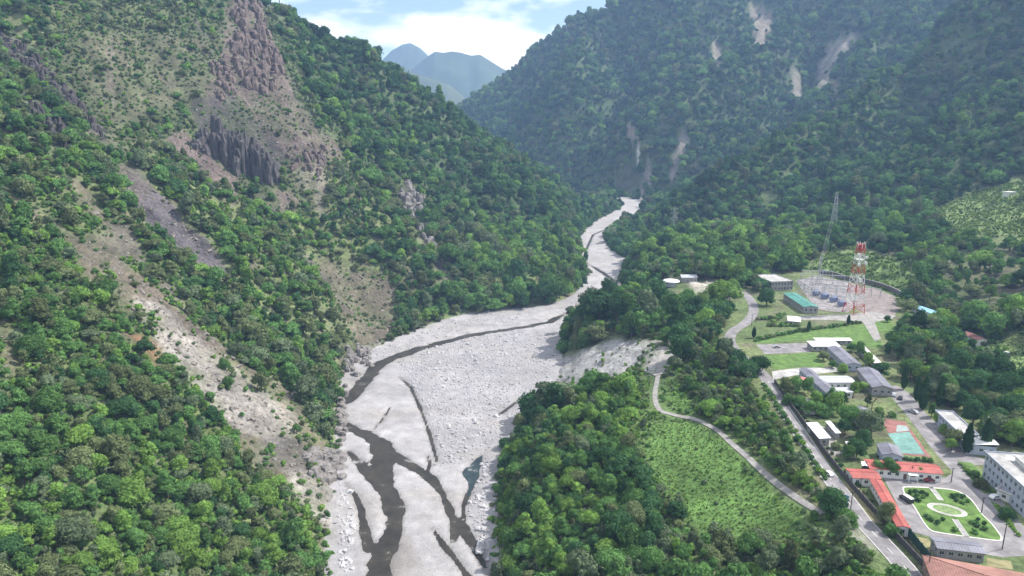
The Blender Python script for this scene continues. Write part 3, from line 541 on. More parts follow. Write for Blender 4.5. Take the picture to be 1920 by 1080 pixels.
def smooth(pts, n=6, closed=False):
    P = np.asarray(pts, float); o = []; m = len(P); rngk = range(m if closed else m - 1)
    for i in rngk:
        if closed: p0, p1, p2, p3 = P[(i - 1) % m], P[i], P[(i + 1) % m], P[(i + 2) % m]
        else: p0, p1, p2, p3 = P[max(i - 1, 0)], P[i], P[i + 1], P[min(i + 2, m - 1)]
        for k in range(n):
            t = k / n; o.append(0.5 * ((2 * p1) + (-p0 + p2) * t + (2 * p0 - 5 * p1 + 4 * p2 - p3) * t * t + (-p0 + 3 * p1 - 3 * p2 + p3) * t ** 3))
    if not closed: o.append(P[-1])
    return np.array(o)
def flatpx(pxs, z=0.0): return np.array([at(a, b, z)[:2] for a, b in pxs])
def poly_mesh(name, pts, z):
    bm = bmesh.new(); vs = [bm.verts.new((p[0], p[1], z)) for p in pts]; f = bm.faces.new(vs); f.normal_update()
    if f.normal.z < 0: f.normal_flip()
    bmesh.ops.triangulate(bm, faces=[f]); me_ = bpy.data.meshes.new(name); bm.to_mesh(me_); bm.free(); return me_
def sheet(name, pxs, z, m, label, rounded=False):
    pts = flatpx(pxs); pts = smooth(pts, 5, True) if rounded else pts
    return tag(link(name, poly_mesh(name, pts, z), None, m), label, None, None, 'structure')
def ribbon_np(pts, width, zf, lift, offs=None):
    P = np.asarray(pts)[:, :2]; d = np.gradient(P, axis=0); d /= np.linalg.norm(d, axis=1)[:, None] + 1e-9; nrm = np.column_stack([-d[:, 1], d[:, 0]])
    cols = offs if offs is not None else np.linspace(-0.5, 0.5, 5) * width
    V = []
    for k, o_ in enumerate(cols):
        q = P + nrm * (o_ if np.isscalar(o_) else o_[:, None]); V.append(np.column_stack([q, zf(q[:, 0], q[:, 1]) + lift]))
    V = np.stack(V, 1); n, c_ = V.shape[:2]; g = np.arange(n * c_).reshape(n, c_)
    return V.reshape(-1, 3), np.stack([g[:-1, :-1], g[1:, :-1], g[1:, 1:], g[:-1, 1:]], -1).reshape(-1, 4)[:, ::-1]
def resample(P, step):
    P = np.asarray(P)[:, :2]; s = np.concatenate([[0], np.cumsum(np.linalg.norm(np.diff(P, axis=0), axis=1))]); q = np.arange(0, s[-1], step)
    return np.column_stack([np.interp(q, s, P[:, 0]), np.interp(q, s, P[:, 1])])
flat0 = lambda x, y: np.zeros_like(x)
ROAD_PX = [(1388, 546), (1402, 556), (1412, 572), (1411, 590), (1396, 607), (1376, 620), (1368, 636), (1378, 656), (1402, 678), (1422, 694), (1438, 712), (1464, 758), (1485, 790), (1532, 862), (1561, 903), (1587, 936), (1616, 976), (1652, 1015), (1686, 1052), (1712, 1085), (1790, 1200), (1900, 1400)]
ROAD = resample(smooth(flatpx(ROAD_PX), 10), 1.5)
hfun = lambda x, y: np.maximum(ground(x, y), 0.0) if False else ground(x, y)
v, f = ribbon_np(ROAD, 6.6, hfun, 0.10); tag(link('road', mesh_np('road', v, f, smooth=True), None, M_ASPH), 'grey two lane road running along the compound wall', None, None, 'structure')
sel = ROAD[(ROAD[:, 1] < 330)]
for off, wd in ((-3.0, 0.16), (3.0, 0.16)):
    v, f = ribbon_np(sel, wd, hfun, 0.125, [off - wd / 2, off + wd / 2]); tag(link('road_marking', mesh_np('road_marking', v, f), None, M_LINE), 'white edge line of the road', None, None, 'structure')
cl = [sel[i:i + 3] for i in range(0, len(sel) - 3, 6)]
v, f = ribbon_np(cl[0], .16, hfun, .125, [-.08, .08]); V_, F_ = [], []; b_ = 0
for s_ in cl:
    v, f = ribbon_np(s_, .16, hfun, .125, [-.08, .08]); V_.append(v); F_.append(f + b_); b_ += len(v)
tag(link('road_marking', mesh_np('centre_line', np.vstack(V_), np.vstack(F_)), None, M_LINE), 'broken centre line of the road', None, None, 'structure')
PATHW = resample(smooth(np.array([hit(*p)[:2] for p in PATH_PX]), 8), 1.5)
v, f = ribbon_np(PATHW, 2.5, ground, 0.25); tag(link('path', mesh_np('path', v, f, smooth=True), None, M_DUST), 'pale gravel track curving through the green bench', None, None, 'structure')
tag(link('path', poly_mesh('path_apron', [(float(q[0]), float(q[1])) for q in [hit(1206, 696), hit(1225, 672), hit(1236, 648), hit(1256, 648), hit(1262, 668), hit(1252, 700), hit(1228, 706)]], 0), None, M_DUST), 'pale gravel clearing at the end of the track', None, None, 'structure')
ap = bpy.data.objects['path.001'].data
for q in ap.vertices: q.co.z = float(ground(q.co.x, q.co.y)) + 0.5
REV = resample(smooth(np.array([atr(*p)[:2] for p in [(1036, 694), (1028, 722), (1010, 756), (985, 786), (962, 808)]]), 6), 1.5)
v, f = ribbon_np(REV, 2.4, lambda x, y: river_z(y), 1.0); tag(link('river_embankment', mesh_np('river_embankment', v, f), None, M_KERB), 'pale concrete edge along the right side of the gravel', None, None, 'structure')
KEEPCLEAR = [(ROAD[::3], 6.0), (PATHW[::3], 2.4)]
sheet('pavement', [(1655, 893), (1700, 889), (1772, 896), (1788, 886), (1754, 850), (1724, 810), (1698, 776), (1672, 745), (1650, 742), (1655, 728), (1682, 722), (1706, 738), (1730, 768), (1762, 800), (1800, 842), (1830, 856), (1848, 862), (1846, 872), (1820, 872), (1850, 905), (1895, 960), (1940, 1010), (1960, 1040), (1880, 1045), (1850, 1040), (1740, 1006), (1708, 996), (1684, 950)], 0.03, M_ASPH, 'grey asphalt lanes and forecourt inside the compound')
sheet('pavement', [(1418, 646), (1512, 643), (1520, 660), (1434, 664)], 0.03, M_ASPH, 'grey paved strip beside the upper lawn')
sheet('pavement', [(1447, 696), (1500, 690), (1600, 688), (1602, 694), (1540, 700), (1500, 702), (1450, 712)], 0.03, M_CONC, 'pale paved yard between lawn and grey roofed houses')
sheet('pavement', [(1528, 795), (1545, 800), (1572, 832), (1580, 850), (1560, 856), (1548, 838)], 0.03, M_DUST, 'dusty yard between the white roofed sheds')
sheet('lawn', [(1434, 666), (1528, 662), (1548, 690), (1500, 688), (1450, 693)], 0.03, M_LAWN, 'mown lawn in front of the grey roofed houses')
sheet('lawn', [(1408, 640), (1450, 629), (1520, 618), (1600, 607), (1626, 610), (1652, 640), (1655, 655), (1610, 648), (1520, 636), (1440, 643)], 0.03, M_LAWN, 'long lawn below the substation')
sheet('lawn', [(1632, 602), (1668, 600), (1680, 612), (1668, 628), (1648, 622)], 0.03, M_LAWN, 'small lawn by the substation drive')
sheet('pavement', [(1492, 526), (1530, 517), (1580, 527), (1612, 536), (1606, 572), (1590, 586), (1560, 584), (1536, 580), (1520, 566)], 0.03, M_SUBGR, 'pale gravel yard of the substation')
sheet('pavement', [(1604, 538), (1640, 541), (1676, 555), (1690, 576), (1676, 592), (1640, 590), (1606, 582)], 0.05, mat('pink_dirt', (0.24, 0.205, 0.195), .95, .25, .4, wear=.25), 'pinkish dirt yard beside the telecom tower')
sheet('pavement', [(1500, 592), (1580, 590), (1636, 584), (1680, 592), (1672, 598), (1640, 604), (1652, 636), (1640, 640), (1618, 604), (1560, 600), (1502, 600)], 0.06, M_DUST, 'dusty drive in front of the substation')
sheet('lawn', [(1560, 905), (1600, 902), (1640, 950), (1665, 985), (1640, 980), (1600, 935)], 0.03, M_DRY, 'strip of dry grass between wall and red roofed wing')
sheet('lawn', [(1700, 1004), (1740, 1010), (1762, 1040), (1730, 1045)], 0.03, M_DRY, 'dry grass patch beside the grey roofed shed')
sheet('lawn', [(1850, 1046), (1895, 1052), (1900, 1068), (1850, 1062)], 0.03, M_DRY, 'dry grass patch behind the salmon roof')
sheet('lawn', [(1795, 865), (1822, 868), (1848, 895), (1870, 925), (1845, 925), (1822, 900)], 0.06, M_LAWN, 'planted verge in front of the white block')
sheet('lawn', [(1856, 938), (1878, 950), (1905, 990), (1912, 1008), (1888, 985)], 0.06, M_LAWN, 'narrow flower verge along the inner lane')
sheet('sports_court', [(1649, 784), (1697, 791), (1746, 858), (1690, 852)], 0.06, M_COURT_R, 'red border of the sports court'); sheet('sports_court', [(1664, 813), (1705, 810), (1735, 853), (1690, 850)], 0.09, M_COURT_G, 'green playing area of the sports court')
sheet('sports_court', [(1682, 797), (1700, 799), (1706, 808), (1680, 810)], 0.09, mat('court_grey', (0.30, 0.36, 0.35), 0.85, 0.14, 0.5), 'worn grey green end of the sports court')

# ------------------------------------------------------------------ box, bar and building helpers
class MB:
    def __init__(s): s.v, s.f, s.m = [], [], []
    def quad(s, a, b, c, d, mi=0):
        n = len(s.v); s.v += [tuple(a), tuple(b), tuple(c), tuple(d)]; s.f.append((n, n + 1, n + 2, n + 3)); s.m.append(mi)
    def tri(s, a, b, c, mi=0):
        n = len(s.v); s.v += [tuple(a), tuple(b), tuple(c)]; s.f.append((n, n + 1, n + 2)); s.m.append(mi)
    def box(s, x0, x1, y0, y1, z0, z1, mi=0):
        n = len(s.v); s.v += [(x0, y0, z0), (x1, y0, z0), (x1, y1, z0), (x0, y1, z0), (x0, y0, z1), (x1, y0, z1), (x1, y1, z1), (x0, y1, z1)]
        for q in ((3, 2, 1, 0), (4, 5, 6, 7), (0, 1, 5, 4), (1, 2, 6, 5), (2, 3, 7, 6), (3, 0, 4, 7)): s.f.append(tuple(n + i for i in q)); s.m.append(mi)
        return s
    def bar(s, p0, p1, r, mi=0, r1=None, k=4):
        v, f = tube4(p0, p1, r, r if r1 is None else r1, k); n = len(s.v); s.v += [tuple(q) for q in v]; s.f += [tuple(n + i for i in q) for q in f]; s.m += [mi] * len(f); return s
    def me(s, name, mats):
        m_ = bpy.data.meshes.new(name); m_.from_pydata([tuple(map(float, q)) for q in s.v], [], s.f); m_.polygons.foreach_set('material_index', s.m)
        for q in (mats if isinstance(mats, (list, tuple)) else [mats]): m_.materials.append(q)
        m_.update(); return m_
    def build(s, name, mats, parent=None): return link(name, s.me(name, mats), parent)
def tube4(p0, p1, r0, r1, n=4):
    p0, p1 = np.array(p0, float), np.array(p1, float); d = p1 - p0; d /= np.linalg.norm(d) + 1e-9
    a = np.cross(d, (0.13, 0.97, 0.21)); a /= np.linalg.norm(a); b = np.cross(d, a)
    an = np.arange(n) * 2 * math.pi / n + 0.4; ring = np.cos(an)[:, None] * a + np.sin(an)[:, None] * b
    v = np.vstack([p0 + ring * r0, p1 + ring * r1]); f = [(i, (i + 1) % n, n + (i + 1) % n, n + i) for i in range(n)]
    f += [tuple(range(n))[::-1], tuple(range(n, 2 * n))]
    return v, f
WINM = {}
def win_mesh(w_, h_):
    k_ = (round(w_, 2), round(h_, 2))
    if k_ not in WINM:
        b = MB(); b.quad((-w_ / 2, 0.0, 0), (w_ / 2, 0.0, 0), (w_ / 2, 0.0, h_), (-w_ / 2, 0.0, h_), 0)
        t = 0.07
        for x0, x1, z0, z1 in ((-w_ / 2, -w_ / 2 + t, 0, h_), (w_ / 2 - t, w_ / 2, 0, h_), (-w_ / 2 + t, w_ / 2 - t, 0, t), (-w_ / 2 + t, w_ / 2 - t, h_ - t, h_), (-t / 2, t / 2, t, h_ - t)): b.box(x0, x1, -0.05, -0.003, z0, z1, 1)
        WINM[k_] = b.me('window', [M_GLASS, M_FRAME])
    return WINM[k_]
FOOT = []      # building footprints kept free of trees
def rect_px(A, B, C, z):
    a, b, c = at(*A, z)[:2], at(*B, z)[:2], at(*C, z)[:2]; ex = (b - a) / np.linalg.norm(b - a); ey = np.array((-ex[1], ex[0]))
    if (c - a) @ ey < 0: a, b = b, a; ex = -ex; ey = -ey
    return a, math.atan2(ex[1], ex[0]), np.linalg.norm(b - a), max(2.0, (c - a) @ ey), ex, ey
def building(name, label, A, B, C, eave, roof='gable', rmat=None, wmat=None, pitch=0.28, rows=1, win=(1.3, 1.2), gap=3.0, sides=(0, 1, 2, 3), door=None, group=None, over=0.5, cat='building', W=None):
    wmat = wmat or M_WALLW; a, rz_, L, Wd, ex, ey = rect_px(A, B, C, eave); Wd = W or Wd
    root = empty(name, (a[0], a[1], 0.0), rz_); tag(root, label, cat, group)
    cx = a + ex * L / 2 + ey * Wd / 2; FOOT.append([tuple(a - ex - ey), tuple(a + ex * (L + 1) - ey), tuple(a + ex * (L + 1) + ey * (Wd + 1)), tuple(a - ex + ey * (Wd + 1))])
    i_ = over * 0.9; L0, L1, W0, W1 = i_, L - i_, i_, Wd - i_          # walls stand inside the eaves
    corners = [((L0, W0), (L1, W0)), ((L1, W0), (L1, W1)), ((L1, W1), (L0, W1)), ((L0, W1), (L0, W0))]
    wb = MB(); wins = []
    for s_ in range(4):
        (x0, y0), (x1, y1) = corners[s_]; ln = math.hypot(x1 - x0, y1 - y0); dx, dy = (x1 - x0) / ln, (y1 - y0) / ln; nx_, ny_ = -dy, dx     # inward normal
        ops = []
        if s_ in sides and ln > gap:
            n = max(1, int((ln - 0.8) / gap)); sp = ln / n
            for r_ in range(rows):
                zb = eave / rows * r_ + (eave / rows - win[1]) * 0.55
                for k_ in range(n):
                    c_ = sp * (k_ + 0.5)
                    if door is not None and s_ == door and r_ == 0 and k_ == n // 2: ops.append((c_ - 0.6, c_ + 0.6, 0.05, 2.2, 'd'))
                    else: ops.append((c_ - win[0] / 2, c_ + win[0] / 2, zb, zb + win[1], 'w'))
        xs = sorted({0.0, ln} | {q for o in ops for q in o[:2]}); zs = sorted({0.0, eave} | {q for o in ops for q in o[2:4]})
        P3 = lambda u, d_, z: (x0 + dx * u + nx_ * d_, y0 + dy * u + ny_ * d_, z)
        for i in range(len(xs) - 1):
            for j in range(len(zs) - 1):
                mu, mz = (xs[i] + xs[i + 1]) / 2, (zs[j] + zs[j + 1]) / 2
                if any(o[0] < mu < o[1] and o[2] < mz < o[3] for o in ops): continue
                wb.quad(P3(xs[i], 0, zs[j]), P3(xs[i + 1], 0, zs[j]), P3(xs[i + 1], 0, zs[j + 1]), P3(xs[i], 0, zs[j + 1]))
        for u0, u1, z0, z1, ty in ops:
            D = 0.2
            wb.quad(P3(u0, 0, z0), P3(u0, D, z0), P3(u0, D, z1), P3(u0, 0, z1)); wb.quad(P3(u1, D, z0), P3(u1, 0, z0), P3(u1, 0, z1), P3(u1, D, z1)); wb.quad(P3(u0, 0, z0), P3(u1, 0, z0), P3(u1, D, z0), P3(u0, D, z0)); wb.quad(P3(u0, D, z1), P3(u1, D, z1), P3(u1, 0, z1), P3(u0, 0, z1))
            wins.append((P3((u0 + u1) / 2, D, z0), math.atan2(dy, dx), u1 - u0, z1 - z0, ty))
    if roof in ('gable',):
        rh = Wd / 2 * pitch; ih = (W1 - W0) / 2 * pitch
        for xx in (L0, L1): wb.tri((xx, W0, eave), (xx, W1, eave), (xx, Wd / 2, eave + ih))
    wb.build('wall', wmat, root)
    for loc, ro, w_, h_, ty in wins:
        if ty == 'w': o = link('window', win_mesh(w_, h_), root)
        else: o = MB().box(-w_ / 2, w_ / 2, -0.04, 0.0, 0, h_).build('door', M_DOOR, root)
        o.location = loc; o.rotation_euler = (0, 0, ro)
    rb_ = MB(); th = 0.14
    if roof == 'gable':
        z0, z1 = eave - over * pitch * 0.0 + 0.02, eave + Wd / 2 * pitch
        for (ya, yb, za, zb) in ((0, Wd / 2, z0, z1), (Wd, Wd / 2, z0, z1)):
            A1, B1, C1, D1 = (0, ya, za + th), (L, ya, za + th), (L, yb, zb + th), (0, yb, zb + th); A2, B2, C2, D2 = (0, ya, za), (L, ya, za), (L, yb, zb), (0, yb, zb)
            if ya > yb: A1, B1, C1, D1, A2, B2, C2, D2 = B1, A1, D1, C1, B2, A2, D2, C2
            rb_.quad(A1, B1, C1, D1); rb_.quad(D2, C2, B2, A2); rb_.quad(A2, B2, B1, A1); rb_.quad(B2, C2, C1, B1); rb_.quad(D2, A2, A1, D1)
        ro_ = rb_.build('roof', rmat, root); rd = MB().box(-0.05, L + 0.05, Wd / 2 - 0.18, Wd / 2 + 0.18, z1 + th - 0.03, z1 + th + 0.07).build('ridge_cap', rmat, ro_)
    elif roof == 'hip':
        z0 = eave + 0.02; z1 = eave + Wd / 2 * pitch; h_ = Wd / 2
        rb_.quad((0, 0, z0), (L, 0, z0), (L - h_, h_, z1), (h_, h_, z1)); rb_.quad((L, Wd, z0), (0, Wd, z0), (h_, h_, z1), (L - h_, h_, z1)); rb_.tri((0, Wd, z0), (0, 0, z0), (h_, h_, z1)); rb_.tri((L, 0, z0), (L, Wd, z0), (L - h_, h_, z1)); rb_.quad((0, 0, z0 - .15), (0, Wd, z0 - .15), (L, Wd, z0 - .15), (L, 0, z0 - .15))
        ro_ = rb_.build('roof', rmat, root)
        hb = MB()
        for p, q in (((0, 0, z0), (h_, h_, z1)), ((0, Wd, z0), (h_, h_, z1)), ((L, 0, z0), (L - h_, h_, z1)), ((L, Wd, z0), (L - h_, h_, z1)), ((h_, h_, z1), (L - h_, h_, z1))): hb.bar(p, q, 0.14)
        hb.build('ridge_cap', rmat, ro_)
    elif roof == 'shed':
        z0, z1 = eave + 0.02, eave + 0.02 + Wd * pitch * 0.35
        rb_.quad((0, 0, z0 + th), (L, 0, z0 + th), (L, Wd, z1 + th), (0, Wd, z1 + th)); rb_.quad((0, Wd, z1), (L, Wd, z1), (L, 0, z0), (0, 0, z0)); rb_.quad((0, 0, z0), (L, 0, z0), (L, 0, z0 + th), (0, 0, z0 + th)); rb_.quad((L, Wd, z1), (0, Wd, z1), (0, Wd, z1 + th), (L, Wd, z1 + th)); rb_.quad((L, 0, z0), (L, Wd, z1), (L, Wd, z1 + th), (L, 0, z0 + th)); rb_.quad((0, Wd, z1), (0, 0, z0), (0, 0, z0 + th), (0, Wd, z1 + th))
        rb_.build('roof', rmat, root)
    else:
        rb_.box(0, L, 0, Wd, eave + 0.01, eave + 0.3); ro_ = rb_.build('roof', rmat, root)
        pb = MB(); t = 0.22; h1 = eave + 0.75
        pb.box(0, L, 0, t, eave + .302, h1).box(0, L, Wd - t, Wd, eave + .302, h1).box(0, t, t, Wd - t, eave + .302, h1).box(L - t, L, t, Wd - t, eave + .302, h1)
        pb.build('parapet', wmat, ro_)
    return root, L, Wd

# ------------------------------------------------------------------ the compound's buildings
b1, L1_, W1_ = building('hall', 'long red roofed hall with white porch facing the garden', (1630, 879), (1770, 890), (1763, 872), 3.4, rmat=M_RED, wmat=M_WALLW, pitch=0.22, gap=2.6, door=0)
pb = MB(); pb.box(L1_ * .52, L1_ * .52 + 3.2, -1.6, 0.3, 2.75, 2.9).box(L1_ * .52 + .1, L1_ * .52 + .3, -1.5, -1.3, 0, 2.75).box(L1_ * .52 + 2.9, L1_ * .52 + 3.1, -1.5, -1.3, 0, 2.75); pb.build('porch', M_WROOF, b1)
building('annex', 'short red roofed wing by the road wall', (1599, 897), (1654, 899), (1648, 881), 3.2, rmat=M_RED, wmat=M_WALLW, pitch=0.2, gap=2.6)
building('wing', 'long red roofed wing running beside the road wall', (1630, 899), (1681, 988), (1708, 991), 3.3, rmat=M_RED, wmat=M_WALLW, pitch=0.2, gap=2.6, door=2)
building('shed', 'long grey roofed shed between garden and salmon roof', (1757, 1029), (1851, 1040), (1845, 1018), 3.2, rmat=M_GREYR, wmat=M_WALLG, pitch=0.18, gap=2.2)
building('hall', 'hipped salmon tiled hall at the bottom of the compound', (1729, 1040), (1940, 1078), (1790, 1150), 4.6, roof='hip', rmat=M_SALM, wmat=M_BRICK, pitch=0.36, gap=3.0, W=24)
wb5, L5, W5 = building('block', 'white three storey block with rows of windows', (1845, 848), (1925, 921), (1930, 858), 9.6, roof='flat', rmat=M_CONC, wmat=M_WALLB, rows=3, win=(1.3, 1.5), gap=2.5, W=17)  # white walls tinted pale blue to carry the shade of the facade
MB().box(L5 * .22, L5 * .98, W5 * .42, W5 * .62, 9.91, 11.6).build('roof_house', M_WALLW, wb5)
MB().box(L5 * .2, L5 * .96, W5 * .40, W5 * .64, 11.6, 11.85).build('roof_house_slab', M_CONC, wb5)
side = 0 if True else 2
building('canopy_walk', 'flat white entrance canopy in front of the white block', (1866, 918), (1880, 912), (1896, 932), 3.0, roof='flat', rmat=M_CONC, wmat=M_WALLW, gap=2.4)
building('house', 'flat roofed pale house half hidden by dark conifers', (1753, 771), (1800, 816), (1783, 770), 5.2, roof='flat', rmat=M_CONC, wmat=M_WALLB, gap=2.6, rows=2, win=(1.2, 1.2))
building('house', 'white roofed low house beside the tall dark conifer', (1798, 818), (1812, 834), (1840, 806), 4.0, roof='shed', rmat=M_WROOF, wmat=M_WALLB, gap=2.6, pitch=0.3)
building('house', 'long blue grey roofed house with pale gable end', (1497, 692), (1553, 741), (1572, 735), 3.6, rmat=M_GREYR, wmat=M_WALLB, pitch=0.3, gap=2.6)
building('house', 'light grey roofed cross wing of the courtyard house', (1541, 718), (1606, 718), (1605, 705), 3.6, rmat=M_LGREY, wmat=M_WALLW, pitch=0.15, gap=2.6, over=0.4)
building('lean_to', 'small white roofed wing closing the courtyard', (1562, 737), (1601, 736), (1600, 728), 3.0, roof='shed', rmat=M_LGREY, wmat=M_WALLW, gap=2.6)
building('house', 'blue grey roofed house behind the hedge beside white roofs', (1550, 651), (1586, 684), (1611, 680), 3.6, rmat=M_GREYR, wmat=M_WALLB, pitch=0.28, gap=2.6)
building('house', 'wide blue grey roofed house beside the round tree', (1606, 691), (1635, 727), (1674, 727), 4.0, rmat=M_GREYR, wmat=M_WALLG, pitch=0.28, gap=2.4)
building('shed', 'long white roofed shed at the head of the lawn', (1523, 650), (1577, 650), (1576, 642), 3.0, roof='shed', rmat=M_WROOF, wmat=M_WALLG, gap=2.6)
building('shed', 'thin white roofed shelter farthest along the lawn', (1530, 639), (1599, 639), (1599, 635), 2.6, roof='shed', rmat=M_WROOF, wmat=M_WALLG, gap=2.6)
building('shed', 'slanting white roofed walkway beside the dense wood', (1607, 649), (1639, 681), (1648, 677), 3.0, roof='shed', rmat=M_WROOF, wmat=M_WALLG, gap=2.8)
building('hut', 'small blue grey roofed hut by the road wall', (1497, 748), (1508, 765), (1526, 757), 3.0, rmat=M_GREYR, wmat=M_WALLW, pitch=0.2, gap=2.4)
building('house', 'blue grey gabled house beside the bare tree', (1594, 765), (1612, 791), (1642, 782), 3.8, rmat=M_GREYR, wmat=M_WALLG, pitch=0.3, gap=2.4)
building('shed', 'bright white roofed shed beside the road wall', (1511, 793), (1536, 823), (1555, 820), 3.0, roof='shed', rmat=M_WROOF, wmat=M_WALLG, gap=2.6)
building('shed', 'narrow white roofed shed across the dusty yard', (1547, 790), (1567, 813), (1575, 811), 2.8, roof='shed', rmat=M_WROOF, wmat=M_WALLG, gap=2.6)
building('hut', 'small white roofed hut below the white sheds', (1585, 828), (1590, 846), (1601, 829), 2.8, roof='shed', rmat=M_WROOF, wmat=M_WALLG, gap=2.0, pitch=0.5)
building('house', 'grey gabled house at the edge of the sports court', (1643, 832), (1653, 853), (1684, 838), 3.8, rmat=M_GREYR, wmat=M_WALLB, pitch=0.3, gap=2.4)
building('lean_to', 'small pink awning beside the blue grey roof', (1495, 712), (1518, 717), (1516, 711), 2.6, roof='shed', rmat=M_PINKR, wmat=M_WALLW, gap=2.4)
building('hut', 'white ended hut against the red roofed hall', (1614, 866), (1616, 874), (1629, 873), 3.4, rmat=M_WROOF, wmat=M_DARK, pitch=0.3, gap=2.0)
building('house', 'pale blue roofed house under the trees past the substation', (1709, 575), (1757, 592), (1764, 588), 3.4, rmat=M_BLUEW, wmat=M_WALLW, pitch=0.2, gap=2.8, W=8)
building('house', 'small red roofed house in the wood', (1801, 625), (1832, 638), (1840, 632), 4.0, rmat=M_COURT_R, wmat=M_WALLW, pitch=0.3, gap=2.8, W=7)
building('control_house', 'green roofed control house of the substation', (1468, 550), (1507, 576), (1529, 572), 4.6, rmat=M_GREEN, wmat=M_WALLG, pitch=0.16, gap=2.6, win=(1.4, 1.8))
building('plant_house', 'grey two storey concrete plant house of the substation', (1447, 530), (1489, 528), (1470, 514), 7.0, roof='flat', rmat=M_CONC, wmat=M_WALLG, rows=2, win=(1.3, 1.8), gap=2.3)
building('hut', 'low white hut in the scrub below the green roof', (1477, 602), (1502, 604), (1500, 597), 2.6, roof='shed', rmat=M_WROOF, wmat=M_WALLG, gap=2.6)

# houses that stand away from the level terrace
def moved(root, px, py):
    """set a building down on the slope seen at a pixel"""
    return root
def hill_house(name, label, px, py, rz_, L, Wd, H, rmat, wmat, cat='building', roof='gable'):
    p = hit(px, py); z = min(float(ground(p[0] + a, p[1] + b)) for a in (-4, 4) for b in (-4, 4))
    root = empty(name, (p[0], p[1], z), rz_); tag(root, label, cat); FOOT.append([(p[0] - L / 2 - 2, p[1] - Wd / 2 - 4), (p[0] + L / 2 + 2, p[1] - Wd / 2 - 4), (p[0] + L / 2 + 2, p[1] + Wd / 2 + 2), (p[0] - L / 2 - 2, p[1] + Wd / 2 + 2)])
    MB().box(-L / 2, L / 2, -Wd / 2, Wd / 2, 0, H).build('wall', wmat, root)
    r_ = MB(); o = 0.6
    if roof == 'gable':
        n = len(r_.v); z1 = H + Wd * 0.22
        r_.quad((-L / 2 - o, -Wd / 2 - o, H - .05), (L / 2 + o, -Wd / 2 - o, H - .05), (L / 2 + o, 0, z1), (-L / 2 - o, 0, z1)); r_.quad((L / 2 + o, Wd / 2 + o, H - .05), (-L / 2 - o, Wd / 2 + o, H - .05), (-L / 2 - o, 0, z1), (L / 2 + o, 0, z1)); r_.tri((-L / 2, -Wd / 2, H), (-L / 2, Wd / 2, H), (-L / 2, 0, z1 - .1)); r_.tri((L / 2, -Wd / 2, H), (L / 2, Wd / 2, H), (L / 2, 0, z1 - .1))
    else: r_.box(-L / 2 - o, L / 2 + o, -Wd / 2 - o, Wd / 2 + o, H + .01, H + .35)
    r_.build('roof', rmat, root)
    n = max(1, int(L / 3))
    for k in range(n):
        w_ = link('window', win_mesh(1.3, 1.2), root); w_.location = (-L / 2 + L / n * (k + .5), -Wd / 2 - 0.01, H * .35)
    MB().box(L / 2 - 1.8, L / 2 - 0.8, -Wd / 2 - 0.03, -Wd / 2 - .004, 0, 2.0).build('door', M_DOOR, root)
    return root
hill_house('house', 'grey roofed house on the sandy yard above the river', 1290, 526, 0.05, 13, 8, 4.5, M_LGREY, M_WALLG)
hill_house('house', 'white house standing alone at the upper field', 1892, 366, 0.2, 9, 8, 5.0, M_WROOF, M_WALLW, roof='flat')
gz = hit(1258, 536); root = tag(empty('pavilion', gz), 'round white roofed pavilion by the sandy yard', 'pavilion')
v, f = tube4((0, 0, 0), (0, 0, 4.2), 4.6, 4.6, 14); link('wall', mesh_np('w', v, np.array(f[:14])), root, M_WALLB)
v, f = tube4((0, 0, 4.2), (0, 0, 4.9), 7.2, 6.6, 18); q = MB(); q.v = [tuple(a) for a in v]; q.f = f; q.m = [0] * len(f); q.build('roof', M_WROOF, root)
v, f = tube4((0, 0, 4.9), (0, 0, 6.2), 6.0, 0.6, 18); q = MB(); q.v = [tuple(a) for a in v]; q.f = f; q.m = [0] * len(f); q.build('roof_cone', M_WROOF, root)
FOOT.append([(gz[0] - 8, gz[1] - 10), (gz[0] + 8, gz[1] - 10), (gz[0] + 8, gz[1] + 7), (gz[0] - 8, gz[1] + 7)])

# ------------------------------------------------------------------ boundary wall of separate panels, and the green screen fence
WALL_PX = [(1452, 718), (1480, 760), (1508, 798), (1545, 850), (1590, 907), (1625, 947), (1660, 987), (1700, 1031), (1740, 1074), (1775, 1112), (1830, 1170)]
def panel_wall(name, label, cat, pxs, step, hgt, thick, m, pm, post_h, z0=0.0, pname='panel', lift=0.0, pr=0.17):
    P = resample(smooth(flatpx(pxs), 8), step); root = tag(empty(name, (P[0][0], P[0][1], z0)), label, cat); pan = MB().box(0, step - 0.02, -thick / 2, thick / 2, lift, hgt).me(pname, m); cop = MB().box(0, step - .02, -thick * .8, thick * .8, hgt + .004, hgt + .12).me('coping', pm); pst = MB().box(-pr, pr, -pr, pr, -0.2, post_h).me('post', pm)
    for i in range(len(P) - 1):
        d = P[i + 1] - P[i]; an = math.atan2(d[1], d[0]); loc = (P[i][0] - P[0][0], P[i][1] - P[0][1], 0)
        for nm, me_ in ((pname, pan), ('coping', cop), ('post', pst)):
            if nm == 'coping' and lift: continue
            o = link(nm, me_, root); o.location = loc; o.rotation_euler = (0, 0, an)
    return root
panel_wall('boundary_wall', 'long wall, coloured dark for its shadow, between road and compound', 'wall', WALL_PX, 3.0, 2.1, 0.2, M_WALLC, M_WALLC, 2.35)
panel_wall('screen_fence', 'dark green screen fence beside the bottom of the road', 'fence', [(1688, 986), (1712, 1020), (1738, 1052), (1765, 1085), (1800, 1130)], 2.5, 3.4, 0.06, M_SHADE, M_SHADE, 3.6, lift=0.1)
RET_PX = [(1536, 514), (1560, 518), (1590, 527), (1630, 534), (1668, 546), (1692, 558)]
